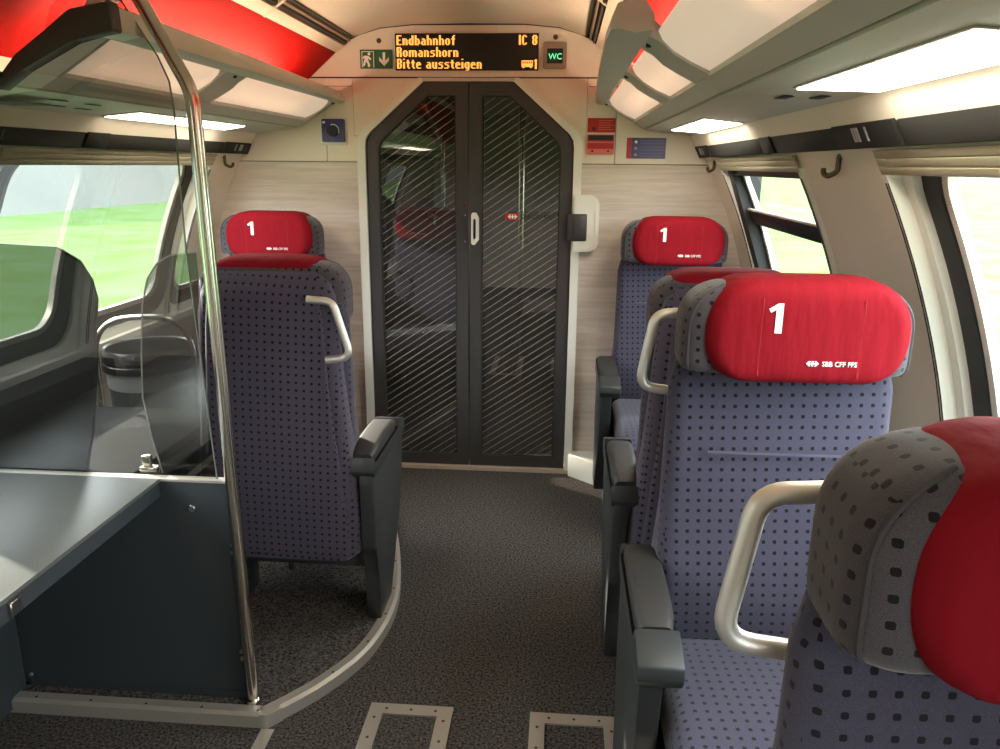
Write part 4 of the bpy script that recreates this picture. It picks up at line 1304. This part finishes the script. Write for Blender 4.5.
# dark things behind the glass
c = thing('dark_backing_box', 'dark low cabinet directly behind the partition panel', 'cabinet')  # added box, keeps it dark behind the pane under the mirrored table
box('body', -1.24, -0.70, YP + 0.03, 2.44, PLAT, 0.655, DARKCASE, c, 0.004, 1)
box('box_top', -1.25, -0.70, YP + 0.028, 2.46, 0.655, 0.685, DARKCASE, c, 0.004, 1)
s1 = thing('seat_silhouette', 'dark rounded screen by the window behind the tinted glass', 'screen')  # added dark board, stands in for a seat back seen through the glass
sp = [(-1.21, 0.685), (-0.83, 0.685), (-0.80, 0.80), (-0.765, 0.99), (-0.757, 1.08), (-0.740, 1.16), (-0.748, 1.21), (-0.775, 1.26), (-0.83, 1.292), (-1.00, 1.298), (-1.17, 1.298), (-1.21, 1.20)]
prism('silhouette_board', [(a * 1.0, b) for a, b in sp], YP + 0.045, YP + 0.060, 'xz', mat('silhouette dark', srgb(38, 38, 38), 0.35), s1, 0.003, 1)
s2 = thing('smoked_screen', 'smoked glass screen with pale edge between the bin and the pole', 'screen')
sp2 = [(-0.620, 0.690), (-0.640, 0.80), (-0.652, 0.90), (-0.642, 1.02), (-0.625, 1.15), (-0.605, 1.215), (-0.575, 1.255), (-0.54, 1.275), (-0.47, 1.285), (-0.470, 0.690)]
bm = bmesh.new()
bm.faces.new([bm.verts.new((a, YP + 0.055, b)) for a, b in sp2])
finish('pane', bm, SMOKE, s2)
tube('pane_edge', [(a, YP + 0.055, b) for a, b in sp2[:9]], 0.0022, mat('pale glass edge', srgb(190, 196, 190), 0.2), s2, 6)
cl = thing('glass_clip', 'small chrome clip at the foot of the smoked screen', 'clip')
box('clip_body', -0.675, -0.625, YP + 0.035, YP + 0.065, 0.690, 0.712, STEEL, cl, 0.006, 2)
box('clip_jaw', -0.668, -0.645, YP + 0.040, YP + 0.060, 0.712, 0.742, STEEL, cl, 0.004, 2)
h = thing('chrome_hoop', 'chrome hoop standing around the black waste bin', 'hoop')
tube('hoop_tube', fillet([(-1.15, 2.50, PLAT), (-1.155, 2.50, 0.98), (-0.80, 2.50, 1.005), (-0.80, 2.50, PLAT)], 0.15, 10), 0.010, STEEL, h, 12)
b = thing('waste_bin', 'round black waste bin with liner behind the tinted glass', 'bin')
def lathe(name, prof, cx, cy, m, parent, n=28):
    bm = bmesh.new()
    rings = [[bm.verts.new((cx + r * math.cos(2 * math.pi * k / n), cy + r * math.sin(2 * math.pi * k / n), z)) for k in range(n)] for r, z in prof]
    for a, bb in zip(rings, rings[1:]):
        for k in range(n):
            j = (k + 1) % n
            bm.faces.new((a[k], a[j], bb[j], bb[k]))
    bm.faces.new(rings[0][::-1]); bm.faces.new(rings[-1])
    return finish(name, bm, m, parent, 50)
lathe('bin_body', [(0.130, PLAT), (0.145, 0.4), (0.150, 0.76), (0.146, 0.76), (0.12, 0.30)], -1.08, 2.72, BIN, b)
lathe('bin_rim', [(0.150, 0.762), (0.166, 0.765), (0.168, 0.79), (0.160, 0.795), (0.164, 0.80), (0.166, 0.83), (0.158, 0.845), (0.150, 0.84), (0.146, 0.765)], -1.08, 2.72, BIN, b)
lathe('bin_liner', [(0.151, 0.70), (0.156, 0.72), (0.1535, 0.7615), (0.1505, 0.7615)], -1.08, 2.72, BAG, b)
hb = thing('heater_box', 'dark heater casing on the wall below the partition window', 'heater')
box('casing', -1.325, -1.20, 1.0, 1.80, 0.72, 0.80, DARKCASE, hb, 0.01)
